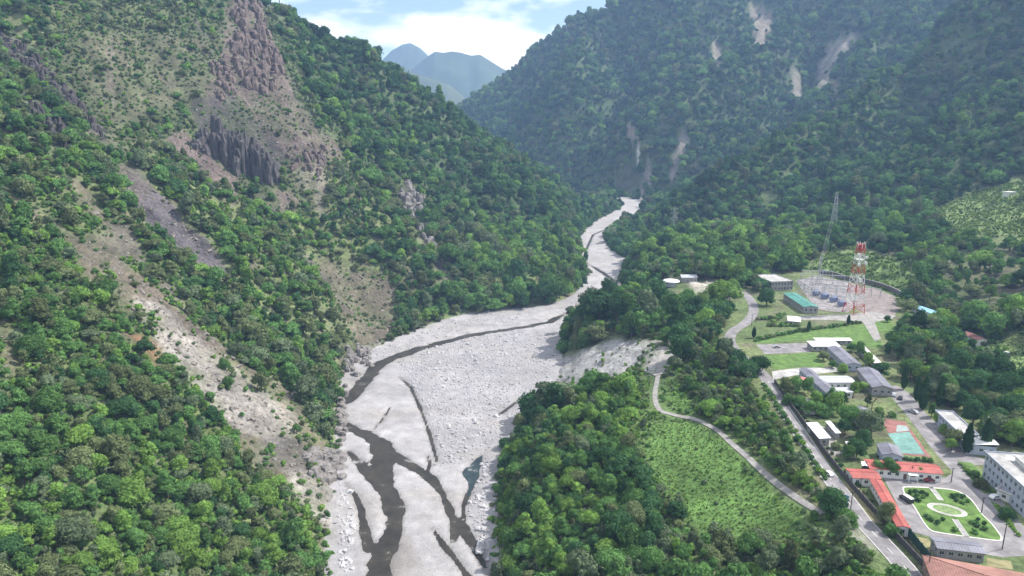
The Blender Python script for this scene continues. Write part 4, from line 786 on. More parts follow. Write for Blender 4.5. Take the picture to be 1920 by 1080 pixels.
panel_wall('retaining_wall', 'grey ribbed retaining wall curving behind the substation', 'wall', RET_PX, 4.0, 4.0, 0.5, mat('retaining_stone', (0.17, 0.16, 0.15), 0.95, 0.35, 0.4, wear=0.35), M_WALLG, 4.2)
panel_wall('court_fence', 'tall wire fence posts along the sports court', 'fence', [(1652, 783), (1698, 789), (1722, 822), (1748, 858)], 3.2, 3.0, 0.03, M_STEEL, M_STEEL, 3.4, lift=2.9, pr=0.05)

# ------------------------------------------------------------------ garden
g_px = [(1580 + a / 4.5, 840 + b / 4.5) for a, b in [(505, 345), (525, 328), (700, 333), (900, 348), (1010, 382), (1090, 440), (1180, 560), (1260, 640), (1340, 745), (1345, 775), (1310, 788), (1050, 755), (830, 722), (740, 698), (680, 630), (600, 500), (520, 390)]]
gp = smooth(flatpx(g_px), 5, True); gc = gp.mean(0)
garden = tag(empty('garden', (gc[0], gc[1], 0)), 'kerbed green garden with oval centre in the forecourt', 'garden'); gl = gp - gc
kb = MB()
for i in range(len(gl)):
    a, b = gl[i], gl[(i + 1) % len(gl)]; ai, bi = a * 0.965, b * 0.965
    kb.quad((*a, 0), (*b, 0), (*b, .16), (*a, .16)); kb.quad((*a, .16), (*b, .16), (*bi, .16), (*ai, .16)); kb.quad((*ai, .16), (*bi, .16), (*bi, 0), (*ai, 0))
kb.build('kerb', M_KERB, garden)
link('lawn', poly_mesh('lawn', gl * 0.964, 0.13), garden, M_LAWN)
def g_at(a, b): return flatpx([(1580 + a / 4.5, 840 + b / 4.5)])[0] - gc
def strip(name, p, q, w_, z, m, par):
    d = q - p; d /= np.linalg.norm(d); n = np.array((-d[1], d[0])) * w_ / 2
    s = MB(); s.quad((*(p - n), z), (*(q - n), z), (*(q + n), z), (*(p + n), z)); o = s.build(name, m, par)
    e = MB()
    for sg in (-1, 1):
        c0, c1 = p + n * sg, q + n * sg; k = n / np.linalg.norm(n) * 0.14 * sg; e.quad((*(c0), z + .07), (*(c1), z + .07), (*(c1 + k), z + .07), (*(c0 + k), z + .07)); e.quad((*c0, z), (*c1, z), (*c1, z + .07), (*c0, z + .07))
    e.build('edging', M_KERB, o); return o
strip('walkway', g_at(745, 335), g_at(830, 445), 1.5, 0.16, M_CONC, garden); strip('walkway', g_at(945, 605), g_at(1045, 752), 1.5, 0.16, M_CONC, garden)
oc = g_at(880, 525); ax = g_at(1030, 570) - oc; ay_ = g_at(1000, 480) - g_at(790, 560)
an = np.linspace(0, 2 * math.pi, 48, endpoint=False)
e1 = (g_at(1050, 560) - g_at(720, 490)) / 2; u1 = e1 / np.linalg.norm(e1); u2 = np.array((-u1[1], u1[0])); ra_ = np.linalg.norm(e1); rb2 = ra_ * 0.66
def ring(name, r0, r1, z, m, par):
    s = MB()
    for i in range(48):
        c0, s0, c1, s1 = math.cos(an[i]), math.sin(an[i]), math.cos(an[(i + 1) % 48]), math.sin(an[(i + 1) % 48])
        p = lambda c_, s_, k: tuple(oc + u1 * c_ * ra_ * k + u2 * s_ * rb2 * k) + (z,)
        s.quad(p(c0, s0, r0), p(c0, s0, r1), p(c1, s1, r1), p(c1, s1, r0))
    return s.build(name, m, par)
ring('oval_walk', 0.80, 0.97, 0.17, M_CONC, garden); ring('oval_kerb', 0.97, 1.03, 0.22, M_KERB, garden); ring('oval_inner_kerb', 0.76, 0.80, 0.22, M_KERB, garden)
ring('oval_bed', 0.0, 0.76, 0.18, mat('oval_groundcover', (0.17, 0.24, 0.10), 0.95, 0.35, 0.8), garden)

# ------------------------------------------------------------------ telecom tower, pylons, substation
def band_mat():
    m, t, b = nodes_of('red_white_bands'); b.inputs['Roughness'].default_value = 0.6
    co = t.nodes.new('ShaderNodeNewGeometry'); sx = t.nodes.new('ShaderNodeSeparateXYZ'); t.links.new(co.outputs['Position'], sx.inputs['Vector'])
    mu = t.nodes.new('ShaderNodeMath'); mu.operation = 'DIVIDE'; mu.inputs[1].default_value = 14.0; fr = t.nodes.new('ShaderNodeMath'); fr.operation = 'FRACT'; gt = t.nodes.new('ShaderNodeMath'); gt.operation = 'LESS_THAN'; gt.inputs[1].default_value = 0.5
    t.links.new(sx.outputs['Z'], mu.inputs[0]); t.links.new(mu.outputs[0], fr.inputs[0]); t.links.new(fr.outputs[0], gt.inputs[0])
    mx = t.nodes.new('ShaderNodeMix'); mx.data_type = 'RGBA'; mx.inputs['A'].default_value = (0.75, 0.74, 0.73, 1); mx.inputs['B'].default_value = (0.55, 0.07, 0.05, 1)
    t.links.new(gt.outputs[0], mx.inputs['Factor']); t.links.new(mx.outputs['Result'], b.inputs['Base Color']); return m
M_BAND = band_mat()
def lattice(name, label, cat, loc, hgt, wb, wt, nb, m, leg_r, br_r, rz_=0.3, group=None):
    root = tag(empty(name, loc, rz_), label, cat, group); wz = lambda z: (wb + (wt - wb) * (z / hgt) ** 0.85) / 2
    zs = [hgt * (1 - (1 - i / nb) ** 1.25) for i in range(nb + 1)]; cn = [(-1, -1), (1, -1), (1, 1), (-1, 1)]
    for sx_, sy_ in cn:
        b = MB()
        for i in range(nb): b.bar((sx_ * wz(zs[i]), sy_ * wz(zs[i]), zs[i] - (0.3 if i == 0 else 0)), (sx_ * wz(zs[i + 1]), sy_ * wz(zs[i + 1]), zs[i + 1]), leg_r, k=4)
        b.build('leg', m, root)
    for i in range(nb):
        b = MB(); w0, w1 = wz(zs[i]), wz(zs[i + 1])
        for k in range(4):
            (ax_, ay), (bx_, by) = cn[k], cn[(k + 1) % 4]; b.bar((ax_ * w0, ay * w0, zs[i]), (bx_ * w1, by * w1, zs[i + 1]), br_r, k=3); b.bar((bx_ * w0, by * w0, zs[i]), (ax_ * w1, ay * w1, zs[i + 1]), br_r, k=3); b.bar((ax_ * w1, ay * w1, zs[i + 1]), (bx_ * w1, by * w1, zs[i + 1]), br_r, k=3)
        b.build('bracing', m, root)
    return root
tw = at(1600, 586); T = lattice('telecom_tower', 'tall red and white lattice telecom tower at the substation', 'tower', (tw[0], tw[1], 0), 49.0, 10.0, 3.4, 11, M_BAND, 0.26, 0.12, 0.35)
for zz_ in (38.0, 45.0): MB().box(-2.5, 2.5, -2.5, 2.5, zz_, zz_ + 0.25).build('platform', M_BAND, T)
MB().box(-1.6, 1.6, -1.6, 1.6, 45.3, 48.6).build('equipment_cage', M_BAND, T)
for dx_, dy_, dz_, r_ in ((-3.6, -2.4, 41.5, 1.5), (3.3, -2.2, 35.5, 1.3), (-3.2, -2.6, 35.0, 1.2), (2.2, -3.4, 40.0, 1.0), (-1.0, -3.2, 24.0, 1.5)):
    v, f = tube4((dx_, dy_, dz_), (dx_ * 1.0, dy_ - 0.9, dz_), r_, r_, 12); q = MB(); q.v = [tuple(a) for a in v]; q.f = f; q.m = [0] * len(f); q.build('dish_antenna', M_WALLW, T)
for k in range(6):
    a = k * 1.047; MB().box(math.cos(a) * 2.7 - .15, math.cos(a) * 2.7 + .15, math.sin(a) * 2.7 - .15, math.sin(a) * 2.7 + .15, 46, 50.5).build('panel_antenna', M_WALLW, T)
def pylon(label, p, hgt, wb, arms, rz_, m=M_STEEL, nb=8):
    R_ = lattice('pylon', label, 'pylon', p, hgt, wb, wb * 0.22, nb, m, 0.11, 0.05, rz_, 'power line pylons')
    for za, L_ in arms:
        b = MB(); b.bar((-L_, 0, za), (L_, 0, za), .13); b.bar((-L_, 0, za), (0, 0, za + 1.8), .09); b.bar((L_, 0, za), (0, 0, za + 1.8), .09); b.build('cross_arm', m, R_)
        for s_ in (-1, 1): MB().bar((s_ * L_, 0, za), (s_ * L_, 0, za - 1.8), .14).build('insulator', M_PORC, R_)
    return R_
gp_ = at(1534, 534); pylon('slender steel pylon rising from the substation yard', (gp_[0], gp_[1], 0), 24, 2.6, ((22.5, 3.2), (18.5, 3.2)), 0.9)
p1 = hit(1560, 452); pylon('steel lattice pylon among trees above the substation', p1, 50, 7.5, ((44, 6), (38, 7), (32, 6)), 0.9)
p2 = hit(1262, 446); pylon('steel lattice pylon on the wooded flat right of the river', p2, 42, 7, ((40, 6), (34, 7), (28, 6)), 0.5)
p3 = hit(1062, 69); p3b = (p3[0], p3[1], float(ground(p3[0], p3[1]))); pylon('tiny pylon on the far skyline ridge', p3b, 34, 7, ((32, 7), (26, 7)), 0.3, nb=5)
p4 = hit(1024, 100); pylon('tiny pylon lower on the far skyline ridge', (p4[0], p4[1], float(ground(p4[0], p4[1]))), 30, 7, ((28, 7), (22, 7)), 0.3, nb=5)
def cable(label, a, b, sag, r=0.06):
    a, b = np.array(a), np.array(b); P = [a + (b - a) * t + np.array((0, 0, -sag * 4 * t * (1 - t))) for t in np.linspace(0, 1, 13)]
    m = MB()
    for i in range(12): m.bar(P[i], P[i + 1], r, k=3)
    tag(m.build('power_cable', M_STEEL), label, 'cable', 'power cables over the substation')
ca, sa = math.cos(0.9), math.sin(0.9)
for i, (za, L_, zb) in enumerate(((42.2, 6, 20.7), (36.2, 7, 16.7), (42.2, -6, 20.7), (36.2, -7, 16.7))):
    s_ = 1 if L_ > 0 else -1
    cable(('upper right', 'lower right', 'upper left', 'lower left')[i] + ' power cable drooping from tree pylon to substation pylon', (p1[0] + ca * L_, p1[1] + sa * L_, p1[2] + za), (gp_[0] + ca * 3.2 * s_, gp_[1] + sa * 3.2 * s_, zb), 4.0, 0.05)
# switchyard
def gantry(label, A, B, h_):
    a, b = at(*A)[:2], at(*B)[:2]; d = b - a; L_ = np.linalg.norm(d); R_ = tag(empty('gantry', (a[0], a[1], 0), math.atan2(d[1], d[0])), label, 'gantry', 'switchyard gantries'); n = max(2, int(L_ / 7) + 1)
    for i in range(n):
        x = L_ * i / (n - 1); b_ = MB(); b_.bar((x, -1.2, 0), (x, 0, h_), .16); b_.bar((x, 1.2, 0), (x, 0, h_), .16); b_.bar((x, -.6, h_ * .5), (x, .6, h_ * .5), .1); b_.build('post', M_STEEL, R_)
    MB().box(-.3, L_ + .3, -.28, .28, h_ + .004, h_ + .5).build('beam', M_STEEL, R_)
    for i in range(int(L_ / 2.3)): MB().bar((1.1 + i * 2.3, 0, h_), (1.1 + i * 2.3, 0, h_ - 1.4), .13).build('insulator', M_PORC, R_)
gantry('back gantry of the switchyard below the retaining wall', (1500, 531), (1582, 536), 8.0); gantry('middle gantry of the switchyard', (1508, 540), (1590, 547), 8.0); gantry('front gantry of the switchyard nearest the green roof', (1540, 556), (1594, 561), 7.0); gantry('tall left gantry of the switchyard beside the plant house', (1494, 545), (1520, 562), 9.0); gantry('thin gantry row just behind the transformers', (1522, 548), (1592, 556), 7.5); gantry('rear left gantry under the retaining wall', (1504, 523), (1560, 524), 7.0); gantry('short gantry beside the telecom tower', (1615, 552), (1650, 560), 7.0)
def transformer(label, px, py, s_, rz_):
    p = at(px, py); R_ = tag(empty('transformer', (p[0], p[1], 0.03), rz_), label, 'transformer', 'transformers in the switchyard')
    MB().box(-2.4 * s_, 2.4 * s_, -1.3 * s_, 1.3 * s_, 0, .4).build('plinth', M_CONC, R_); MB().box(-2.1 * s_, 2.1 * s_, -1.0 * s_, 1.0 * s_, .4, 3.2 * s_).build('tank', M_XFMR, R_)
    for sy_ in (-1, 1):
        b = MB()
        for i in range(7): b.box(-1.9 * s_ + i * .6 * s_, -1.75 * s_ + i * .6 * s_, (1.03 if sy_ > 0 else -1.9) * s_, (1.9 if sy_ > 0 else -1.03) * s_, .8, 2.9 * s_)
        b.build('radiator', M_XFMR, R_)
    for i in range(3): MB().bar((-1.2 * s_ + i * 1.2 * s_, 0, 3.2 * s_), (-1.2 * s_ + i * 1.2 * s_, 0, 5.0 * s_), .18, r1=.1, k=6).build('bushing', M_PORC, R_)
    MB().bar((-1.6 * s_, .6 * s_, 4.0 * s_), (1.6 * s_, .6 * s_, 4.0 * s_), .45, k=8).build('conservator', M_XFMR, R_)
for i, (px_, py_, lb) in enumerate(((1530, 554, 'blue grey transformer nearest the green roofed house'), (1546, 560, 'second blue grey transformer from the green roofed house'), (1563, 566, 'blue grey transformer in the middle of the switchyard'), (1578, 574, 'blue grey transformer nearest the telecom tower'))): transformer(lb, px_, py_, 1.15, 0.4)
BRK = ['nearest the plant house', 'second from the plant house', 'third along the row', 'at the middle', 'fifth along the row', 'sixth along the row', 'nearest the tower']
for i in range(21):
    px_, py_ = 1508 + (i % 7) * 12, 537 + (i // 7) * 8 + (i % 7) * 1.6; p = at(px_, py_); R_ = tag(empty('breaker', (p[0], p[1], 0.03)), 'white porcelain breaker on steel stand, ' + ('back', 'middle', 'front')[i // 7] + ' switchyard row, ' + BRK[i % 7], 'breaker', 'porcelain breakers')
    b = MB(); b.bar((-.5, 0, 0), (-.5, 0, 2.2), .09); b.bar((.5, 0, 0), (.5, 0, 2.2), .09); b.box(-1.4, 1.4, -.2, .2, 2.2, 2.4); b.build('stand', M_STEEL, R_)
    for q in (-1.1, 0, 1.1): MB().bar((q, 0, 2.4), (q, 0, 4.6), .22, r1=.16, k=6).build('column', M_PORC, R_)

# ------------------------------------------------------------------ vehicles, poles, signs
def car(name, label, px, py, head, body_m, L_=4.5, W_=1.8, H_=1.5, van=False, cat='car', top=None):
    p = at(px, py); R_ = tag(empty(name, (p[0], p[1], 0.035), head), label, cat)
    if van: prof = [(-L_ / 2, .35), (-L_ / 2, H_ * .95), (-L_ / 2 + .15, H_), (L_ * .22, H_), (L_ * .40, H_ * .62), (L_ / 2 - .05, H_ * .5), (L_ / 2, .35)]
    else: prof = [(-L_ / 2, .35), (-L_ / 2, .85), (-L_ * .44, .92), (-L_ * .3, H_), (L_ * .08, H_), (L_ * .26, .95), (L_ / 2 - .1, .82), (L_ / 2, .35)]
    b = MB(); n = len(prof); w0 = W_ / 2
    ins = lambda z: w0 - max(0, (z - 0.9)) * 0.18
    for i in range(n):
        (x0, z0), (x1, z1) = prof[i], prof[(i + 1) % n]; b.quad((x0, -ins(z0), z0), (x1, -ins(z1), z1), (x1, ins(z1), z1), (x0, ins(z0), z0), 1 if (top and min(z0, z1) > H_ * .9) else 0)
    for s_ in (-1, 1):
        k = len(b.v); b.v += [(x, s_ * ins(z), z) for x, z in prof]; b.f.append(tuple(range(k, k + n)) if s_ > 0 else tuple(range(k, k + n))[::-1]); b.m.append(0)
    b.build('body', [body_m, top or body_m], R_)
    g_ = MB()
    for s_ in (-1, 1):
        z0, z1 = (H_ * .58, H_ * .88) if van else (.95, H_ - .1); xa, xb = (-L_ * .42, L_ * .24) if van else (-L_ * .30, L_ * .13)
        g_.quad((xa, s_ * (ins(z0) + .01), z0), (xb, s_ * (ins(z0) + .01), z0), (xb - .25, s_ * (ins(z1) + .01), z1), (xa + .2, s_ * (ins(z1) + .01), z1))
    (xa, za), (xb, zb) = ((L_ * .23, H_ * .96), (L_ * .385, H_ * .66)) if van else ((L_ * .09, H_ - .04), (L_ * .25, 1.0))
    g_.quad((xa + .02, -ins(za) + .1, za + .02), (xb + .02, -ins(zb) + .1, zb + .02), (xb + .02, ins(zb) - .1, zb + .02), (xa + .02, ins(za) - .1, za + .02)); g_.build('windows', M_GLASS, R_)
    for sx_ in (-1, 1):
        for sy_ in (-1, 1):
            w_ = MB().bar((sx_ * L_ * .31, sy_ * (w0 - .2), .33), (sx_ * L_ * .31, sy_ * (w0 + .02), .33), .33, k=10).build('wheel', M_RUB, R_)
    for sy_ in (-1, 1): MB().box(L_ / 2 - .02, L_ / 2 + .02, sy_ * w0 * .7 - .15, sy_ * w0 * .7 + .15, .6, .75).build('headlight', M_PORC, R_)
rd = ROAD[np.argmin(np.abs(ROAD[:, 1] - 230))]
car('van', 'black van with white roof parked beside the garden', 1699, 939, math.radians(105), M_CARB, 4.8, 1.9, 2.0, True, 'van', M_CARW)
car('car', 'white car parked by the entrance of the white block', 1867, 935, math.radians(10), M_CARW)
M_SILV = mat('silver_car_paint', (0.42, 0.43, 0.45), 0.3, 0.05, 1.0, spec=0.5); M_CARR = mat('dark_red_car_paint', (0.22, 0.03, 0.03), 0.3, 0.05, 1.0, spec=0.5)
for i, (px_, py_, hd, m_, lb) in enumerate(((1664, 737, 60, M_CARW, 'white car parked at the head of the inner lane'), (1676, 742, 60, M_SILV, 'silver car parked second at the head of the inner lane'), (1688, 748, 60, M_CARB, 'black car parked third at the head of the inner lane'), (1712, 774, 118, M_SILV, 'silver car driving down the inner lane'), (1552, 890, 110, M_CARW, 'white car on the road beside the red wing'), (1742, 902, 8, M_CARR, 'dark red car parked before the hall'), (1456, 652, 5, M_SILV, 'silver car on the paved strip by the lawn'))): car('car', lb, px_, py_, math.radians(hd), m_)
tp = hit(1888, 664)
car('truck', 'small white truck on the right by the light green crop', 1888, 668, math.radians(120), M_CARW, 6.0, 2.2, 2.6, True, 'truck')
def pole(label, px, py, h_, arm=True):
    p = at(px, py); R_ = tag(empty('utility_pole', (p[0], p[1], 0)), label, 'pole', 'utility poles'); MB().bar((0, 0, -.3), (0, 0, h_), .17, r1=.11, k=8).build('shaft', M_DARK, R_)
    if arm: MB().box(-.9, .9, -.06, .06, h_ - .5, h_ - .36).build('cross_arm', M_DARK, R_)
for px_, py_, h_, lb in ((1594, 962, 8, 'dark utility pole at the left edge of the road'), (1611, 930, 7, 'dark pole between wall and red roofed wing'), (1738, 1082, 9, 'tall dark pole in front of the salmon roof'), (1879, 1030, 9, 'thin pole at the lower corner of the garden'), (1840, 962, 6, 'thin pole on the inner lane beside the garden'), (1783, 905, 6, 'lamp pole at the upper end of the garden'), (1708, 897, 5, 'thin pole beside the hall porch'), (1409, 612, 8, 'dark pole where the road bends uphill'), (1460, 604, 7, 'blue grey pole in the scrub below the green roof')): pole(lb, px_, py_, h_)
sp_ = at(1581, 946); R_ = tag(empty('road_sign', (sp_[0], sp_[1], 0), -0.6), 'pale blue sign board at the road edge', 'sign')
MB().box(-1.5, 1.5, -.06, .06, 1.6, 3.8).build('board', M_BLUE, R_)
for s_ in (-1, 1): MB().bar((s_ * 1.1, 0.1, -.2), (s_ * 1.1, .1, 3.6), .07).build('post', M_STEEL, R_)
# ------------------------------------------------------------------ vegetation: crowns made of lobes and leaf clumps
def ico(sub=1):
    bm = bmesh.new(); bmesh.ops.create_icosphere(bm, subdivisions=sub, radius=1.0)
    v = np.array([q.co[:] for q in bm.verts]); f = np.array([[q.index for q in p.verts] for p in bm.faces]); bm.free(); return v, f
ICO1 = ico(2)
def crown_np(r_, seed, rad, hgt, z0, nl, nleaf, leaf, flat=0.78, core=0.72):
    """lobes of uneven size round an axis, each wrapped in leaf clumps; returns verts, tris"""
    g = np.random.default_rng(seed); V = []; F = []; base = 0
    lob = []
    for k in range(nl):
        a = g.uniform(0, 6.283); h = g.uniform(0.05, 1.0) ** 0.8; rr = rad * (0.72 - 0.5 * h ** 2) * g.uniform(0.35, 1.1)
        lob.append((math.cos(a) * rr, math.sin(a) * rr, z0 + h * hgt * 0.72, rad * g.uniform(0.22, 0.44)))
    lob.append((0, 0, z0 + hgt * 0.45, rad * 0.55))
    iv, jf = ICO1
    for (x, y, z, q) in lob:
        jit = 1 + g.normal(0, 0.14, (len(iv), 1)); v = iv * jit * q * core; v[:, 2] *= flat; v = v + (x, y, z)
        V.append(v); F.append(jf + base); base += len(v)
    tot = sum(q * q for *_, q in lob)
    for (x, y, z, q) in lob:
        n = max(6, int(nleaf * q * q / tot)); d = g.normal(0, 1, (n, 3)); d[:, 2] = np.abs(d[:, 2]) * 0.9 - 0.25; d /= np.linalg.norm(d, axis=1)[:, None]
        c = d * q * g.uniform(0.72, 1.32, (n, 1)); c[:, 2] *= flat; c = c + (x, y, z)
        up = d + g.normal(0, 0.45, (n, 3)); up /= np.linalg.norm(up, axis=1)[:, None]
        t1 = np.cross(up, g.normal(0, 1, (n, 3))); t1 /= np.linalg.norm(t1, axis=1)[:, None]; t2 = np.cross(up, t1)
        s = leaf * g.uniform(0.6, 1.3, (n, 1))
        tri = np.stack([c + t1 * s, c - t1 * s * 0.6 + t2 * s * 0.9, c - t1 * s * 0.5 - t2 * s * 0.85], 1).reshape(-1, 3)
        V.append(tri); F.append(np.arange(n * 3).reshape(-1, 3) + base); base += n * 3
    return np.vstack(V), np.vstack(F)
def tube_np(p0, p1, r0, r1, n=6):
    p0, p1 = np.array(p0, float), np.array(p1, float); d = p1 - p0; d /= np.linalg.norm(d)
    a = np.cross(d, (0.3, 0.9, 0.1)); a /= np.linalg.norm(a); b = np.cross(d, a)
    an = np.arange(n) * 2 * math.pi / n; ring = np.cos(an)[:, None] * a + np.sin(an)[:, None] * b
    v = np.vstack([p0 + ring * r0, p1 + ring * r1]); f = []
    for i in range(n):
        j = (i + 1) % n; f += [(i, j, n + j), (i, n + j, n + i)]
    return v, np.array(f)
def merge(parts):
    V = []; F = []; b = 0
    for v, f in parts: V.append(v); F.append(f + b); b += len(v)
    return np.vstack(V), np.vstack(F)
def trunk_np(seed, h, r, spread, limbs=4):
    g = np.random.default_rng(seed); parts = [tube_np((0, 0, -1.2), (g.normal(0, .1), g.normal(0, .1), h * 0.55), r, r * 0.7), tube_np((0, 0, h * 0.5), (g.normal(0, .3), g.normal(0, .3), h), r * 0.7, r * 0.25)]
    for k in range(limbs):
        a = g.uniform(0, 6.28); z = h * g.uniform(0.4, 0.7)
        parts.append(tube_np((0, 0, z), (math.cos(a) * spread, math.sin(a) * spread, z + h * g.uniform(0.2, 0.4)), r * 0.5, r * 0.12, 5))
    return merge(parts)
# shapes: radius, crown height, height of crown base, lobes
SHAPES = [(3.6, 5.6, 1.6, 11), (3.1, 6.6, 2.0, 12), (4.3, 5.0, 1.4, 14), (2.7, 5.2, 1.2, 9), (3.4, 4.6, 0.6, 10), (2.2, 7.4, 1.4, 10), (4.7, 3.0, 3.0, 13), (3.0, 3.8, 0.3, 6)]
NS = len(SHAPES)
STUFF_COL = bpy.data.collections.new('tree_kinds'); ROCK_COL = bpy.data.collections.new('rock_kinds'); BUSH_COL = bpy.data.collections.new('bush_kinds'); CROP_COL = bpy.data.collections.new('crop_kinds'); FAR_COL = bpy.data.collections.new('far_tree_kinds')
def template(col, i, v, f, mats, mi=None):
    me_ = mesh_np('%03d' % i, v, f, mi)
    for q in mats: me_.materials.append(q)
    o = bpy.data.objects.new('%03d_kind' % i, me_); col.objects.link(o)
NEAR = {}     # (shape, leaf) -> crown mesh ; trunk meshes by shape
NTR = []
n_ = 0
for si, (ra, hg, z0, nl) in enumerate(SHAPES):
    tv, tf = trunk_np(60 + si, z0 + hg * 0.6, 0.26, ra * 0.5)
    NTR.append(mesh_np('trunk', tv, tf, smooth=True)); NTR[-1].materials.append(BARK)
    nv, nf = crown_np(None, 900 + si, ra, hg, z0, nl + 14, 3200, 0.27)
    v, f = crown_np(None, 700 + si, ra, hg, z0, nl + 6, 1150, 0.38)
    av, af = merge([(v, f), (tv, tf)])
    for li in range(5):
        cm = mesh_np('crown', nv, nf); cm.materials.append(LEAF[li]); NEAR[(si, li)] = cm
        template(STUFF_COL, n_, av, af, [LEAF[li], BARK], [0] * len(f) + [1] * len(tf)); n_ += 1
for si, (ra, hg, z0, nl) in enumerate(SHAPES):          # lighter meshes for far slopes
    v, f = crown_np(None, 800 + si, ra, hg, z0 * 0.5, 13, 640, 0.48)
    for li in range(5): template(FAR_COL, si * 5 + li, v, f, [LEAF[li]])
for si in range(3):                                      # conifers stand last in both kinds (25..27)
    g = np.random.default_rng(40 + si); V = []
    hgt = 9.0 + si * 1.5; n = 420; zz = g.uniform(0, 1, n) ** 0.8; an = g.uniform(0, 6.28, n); rr = (1 - zz) * 2.0 * (0.55 + 0.45 * np.abs(np.sin(zz * 26))) * g.uniform(0.5, 1, n) + 0.1
    c = np.column_stack([np.cos(an) * rr, np.sin(an) * rr, 1.0 + zz * hgt]); o_ = np.column_stack([np.cos(an), np.sin(an), np.full(n, -0.5)]); t1 = o_ * 0.55; t2 = np.cross(o_, (0, 0, 1)) * 0.32
    tri = np.stack([c + t1, c - t1 * 0.5 + t2, c - t1 * 0.5 - t2], 1).reshape(-1, 3); f = np.arange(n * 3).reshape(-1, 3)
    cv, cf = merge([tube_np((0, 0, 0.8), (0, 0, hgt * 0.75), 0.95, 0.15, 7), (tri, f)]); tv, tf = tube_np((0, 0, -1), (0, 0, 2), 0.2, 0.18)
    av, af = merge([(cv, cf), (tv, tf)])
    template(STUFF_COL, NS * 5 + si, av, af, [LEAF[0], BARK], [0] * len(cf) + [1] * len(tf)); template(FAR_COL, NS * 5 + si, av, af, [LEAF[0], BARK], [0] * len(cf) + [1] * len(tf))
for si in range(4):                                      # low bushes
    v, f = crown_np(None, 300 + si, 1.3, 1.5, 0.0, 6, 170, 0.26, 0.8)
    for li in range(5): template(BUSH_COL, si * 5 + li, v, f, [LEAF[li]])
LEAF_GRASS = [leaf_mat('grass_blade', (0.118, 0.212, 0.055), 0.25, (1.2, 1.05, 1.0), 0.35), leaf_mat('crop_blade', (0.215, 0.325, 0.095), 0.2, (1.15, 1.0, 1.0), 0.35)]
for si in range(3):                                      # tufts of tall grass, cane and banana leaves
    g = np.random.default_rng(20 + si); n = 26; an = g.uniform(0, 6.28, n); b = np.column_stack([g.normal(0, .3, n), g.normal(0, .3, n), np.zeros(n)])
    out_ = np.column_stack([np.cos(an), np.sin(an), np.zeros(n)]); L = g.uniform(0.8, 1.5, n)[:, None]; sd_ = np.column_stack([-np.sin(an), np.cos(an), np.zeros(n)]) * 0.16
    mid = b + out_ * L * 0.35 + np.array((0, 0, 1)) * L * 0.9; tip = b + out_ * L * 0.85 + np.array((0, 0, 1)) * L * 0.8
    v = np.stack([b - sd_ * .5, b + sd_ * .5, mid + sd_, mid - sd_, tip], 1).reshape(-1, 3); i5 = np.arange(n)[:, None] * 5
    f = np.concatenate([i5 + (0, 1, 2), i5 + (0, 2, 3), i5 + (3, 2, 4)]).reshape(-1, 3)
    for li in (1, 2): template(CROP_COL, si * 2 + li - 1, v, f, [LEAF_GRASS[li - 1]])
for si in range(4):
    g = np.random.default_rng(si); v = ICO1[0] * (1 + g.normal(0, 0.2, (42, 1))) * np.array((1.0, g.uniform(.6, .9), g.uniform(.45, .7))); template(ROCK_COL, si, v, ICO1[1], [M_BOULDER])

def scatter_group(col):
    ng = bpy.data.node_groups.new('scatter_' + col.name, 'GeometryNodeTree')
    ng.interface.new_socket('Geometry', in_out='INPUT', socket_type='NodeSocketGeometry'); ng.interface.new_socket('Geometry', in_out='OUTPUT', socket_type='NodeSocketGeometry')
    gi_, go = ng.nodes.new('NodeGroupInput'), ng.nodes.new('NodeGroupOutput'); ip = ng.nodes.new('GeometryNodeInstanceOnPoints')
    ci = ng.nodes.new('GeometryNodeCollectionInfo'); ci.inputs['Collection'].default_value = col; ci.inputs['Separate Children'].default_value = True; ci.inputs['Reset Children'].default_value = True
    def na(nm, ty):
        q = ng.nodes.new('GeometryNodeInputNamedAttribute'); q.data_type = ty; q.inputs['Name'].default_value = nm; return q.outputs['Attribute']
    ip.inputs['Pick Instance'].default_value = True
    ng.links.new(gi_.outputs[0], ip.inputs['Points']); ng.links.new(ci.outputs[0], ip.inputs['Instance'])
    ng.links.new(na('kind_index', 'INT'), ip.inputs['Instance Index']); ng.links.new(na('turn', 'FLOAT_VECTOR'), ip.inputs['Rotation']); ng.links.new(na('size', 'FLOAT_VECTOR'), ip.inputs['Scale'])
    ng.links.new(ip.outputs[0], go.inputs[0]); return ng
GROUPS = {}
def scatter(name, label, col, P, kind, turn, size):
    if len(P) == 0: return
    me_ = bpy.data.meshes.new(name); me_.vertices.add(len(P)); me_.vertices.foreach_set('co', np.asarray(P, np.float32).ravel())
    a = me_.attributes.new('kind_index', 'INT', 'POINT'); a.data.foreach_set('value', np.asarray(kind, np.int32))
    a = me_.attributes.new('turn', 'FLOAT_VECTOR', 'POINT'); a.data.foreach_set('vector', np.asarray(turn, np.float32).ravel())
    a = me_.attributes.new('size', 'FLOAT_VECTOR', 'POINT'); a.data.foreach_set('vector', np.asarray(size, np.float32).ravel())
    o = link(name, me_); md = o.modifiers.new('scatter', 'NODES')
    if col.name not in GROUPS: GROUPS[col.name] = scatter_group(col)
    md.node_group = GROUPS[col.name]; return tag(o, label, None, None, 'stuff')
def rot_size(n, s, g, tilt=0.14, sq=0.26):
    t = np.column_stack([g.normal(0, tilt, n), g.normal(0, tilt, n), g.uniform(0, 6.283, n)])
    return t, np.column_stack([s * g.uniform(1 - sq, 1 + sq, n), s * g.uniform(1 - sq, 1 + sq, n), s * g.uniform(1 - sq, 1 + sq * 1.6, n)])

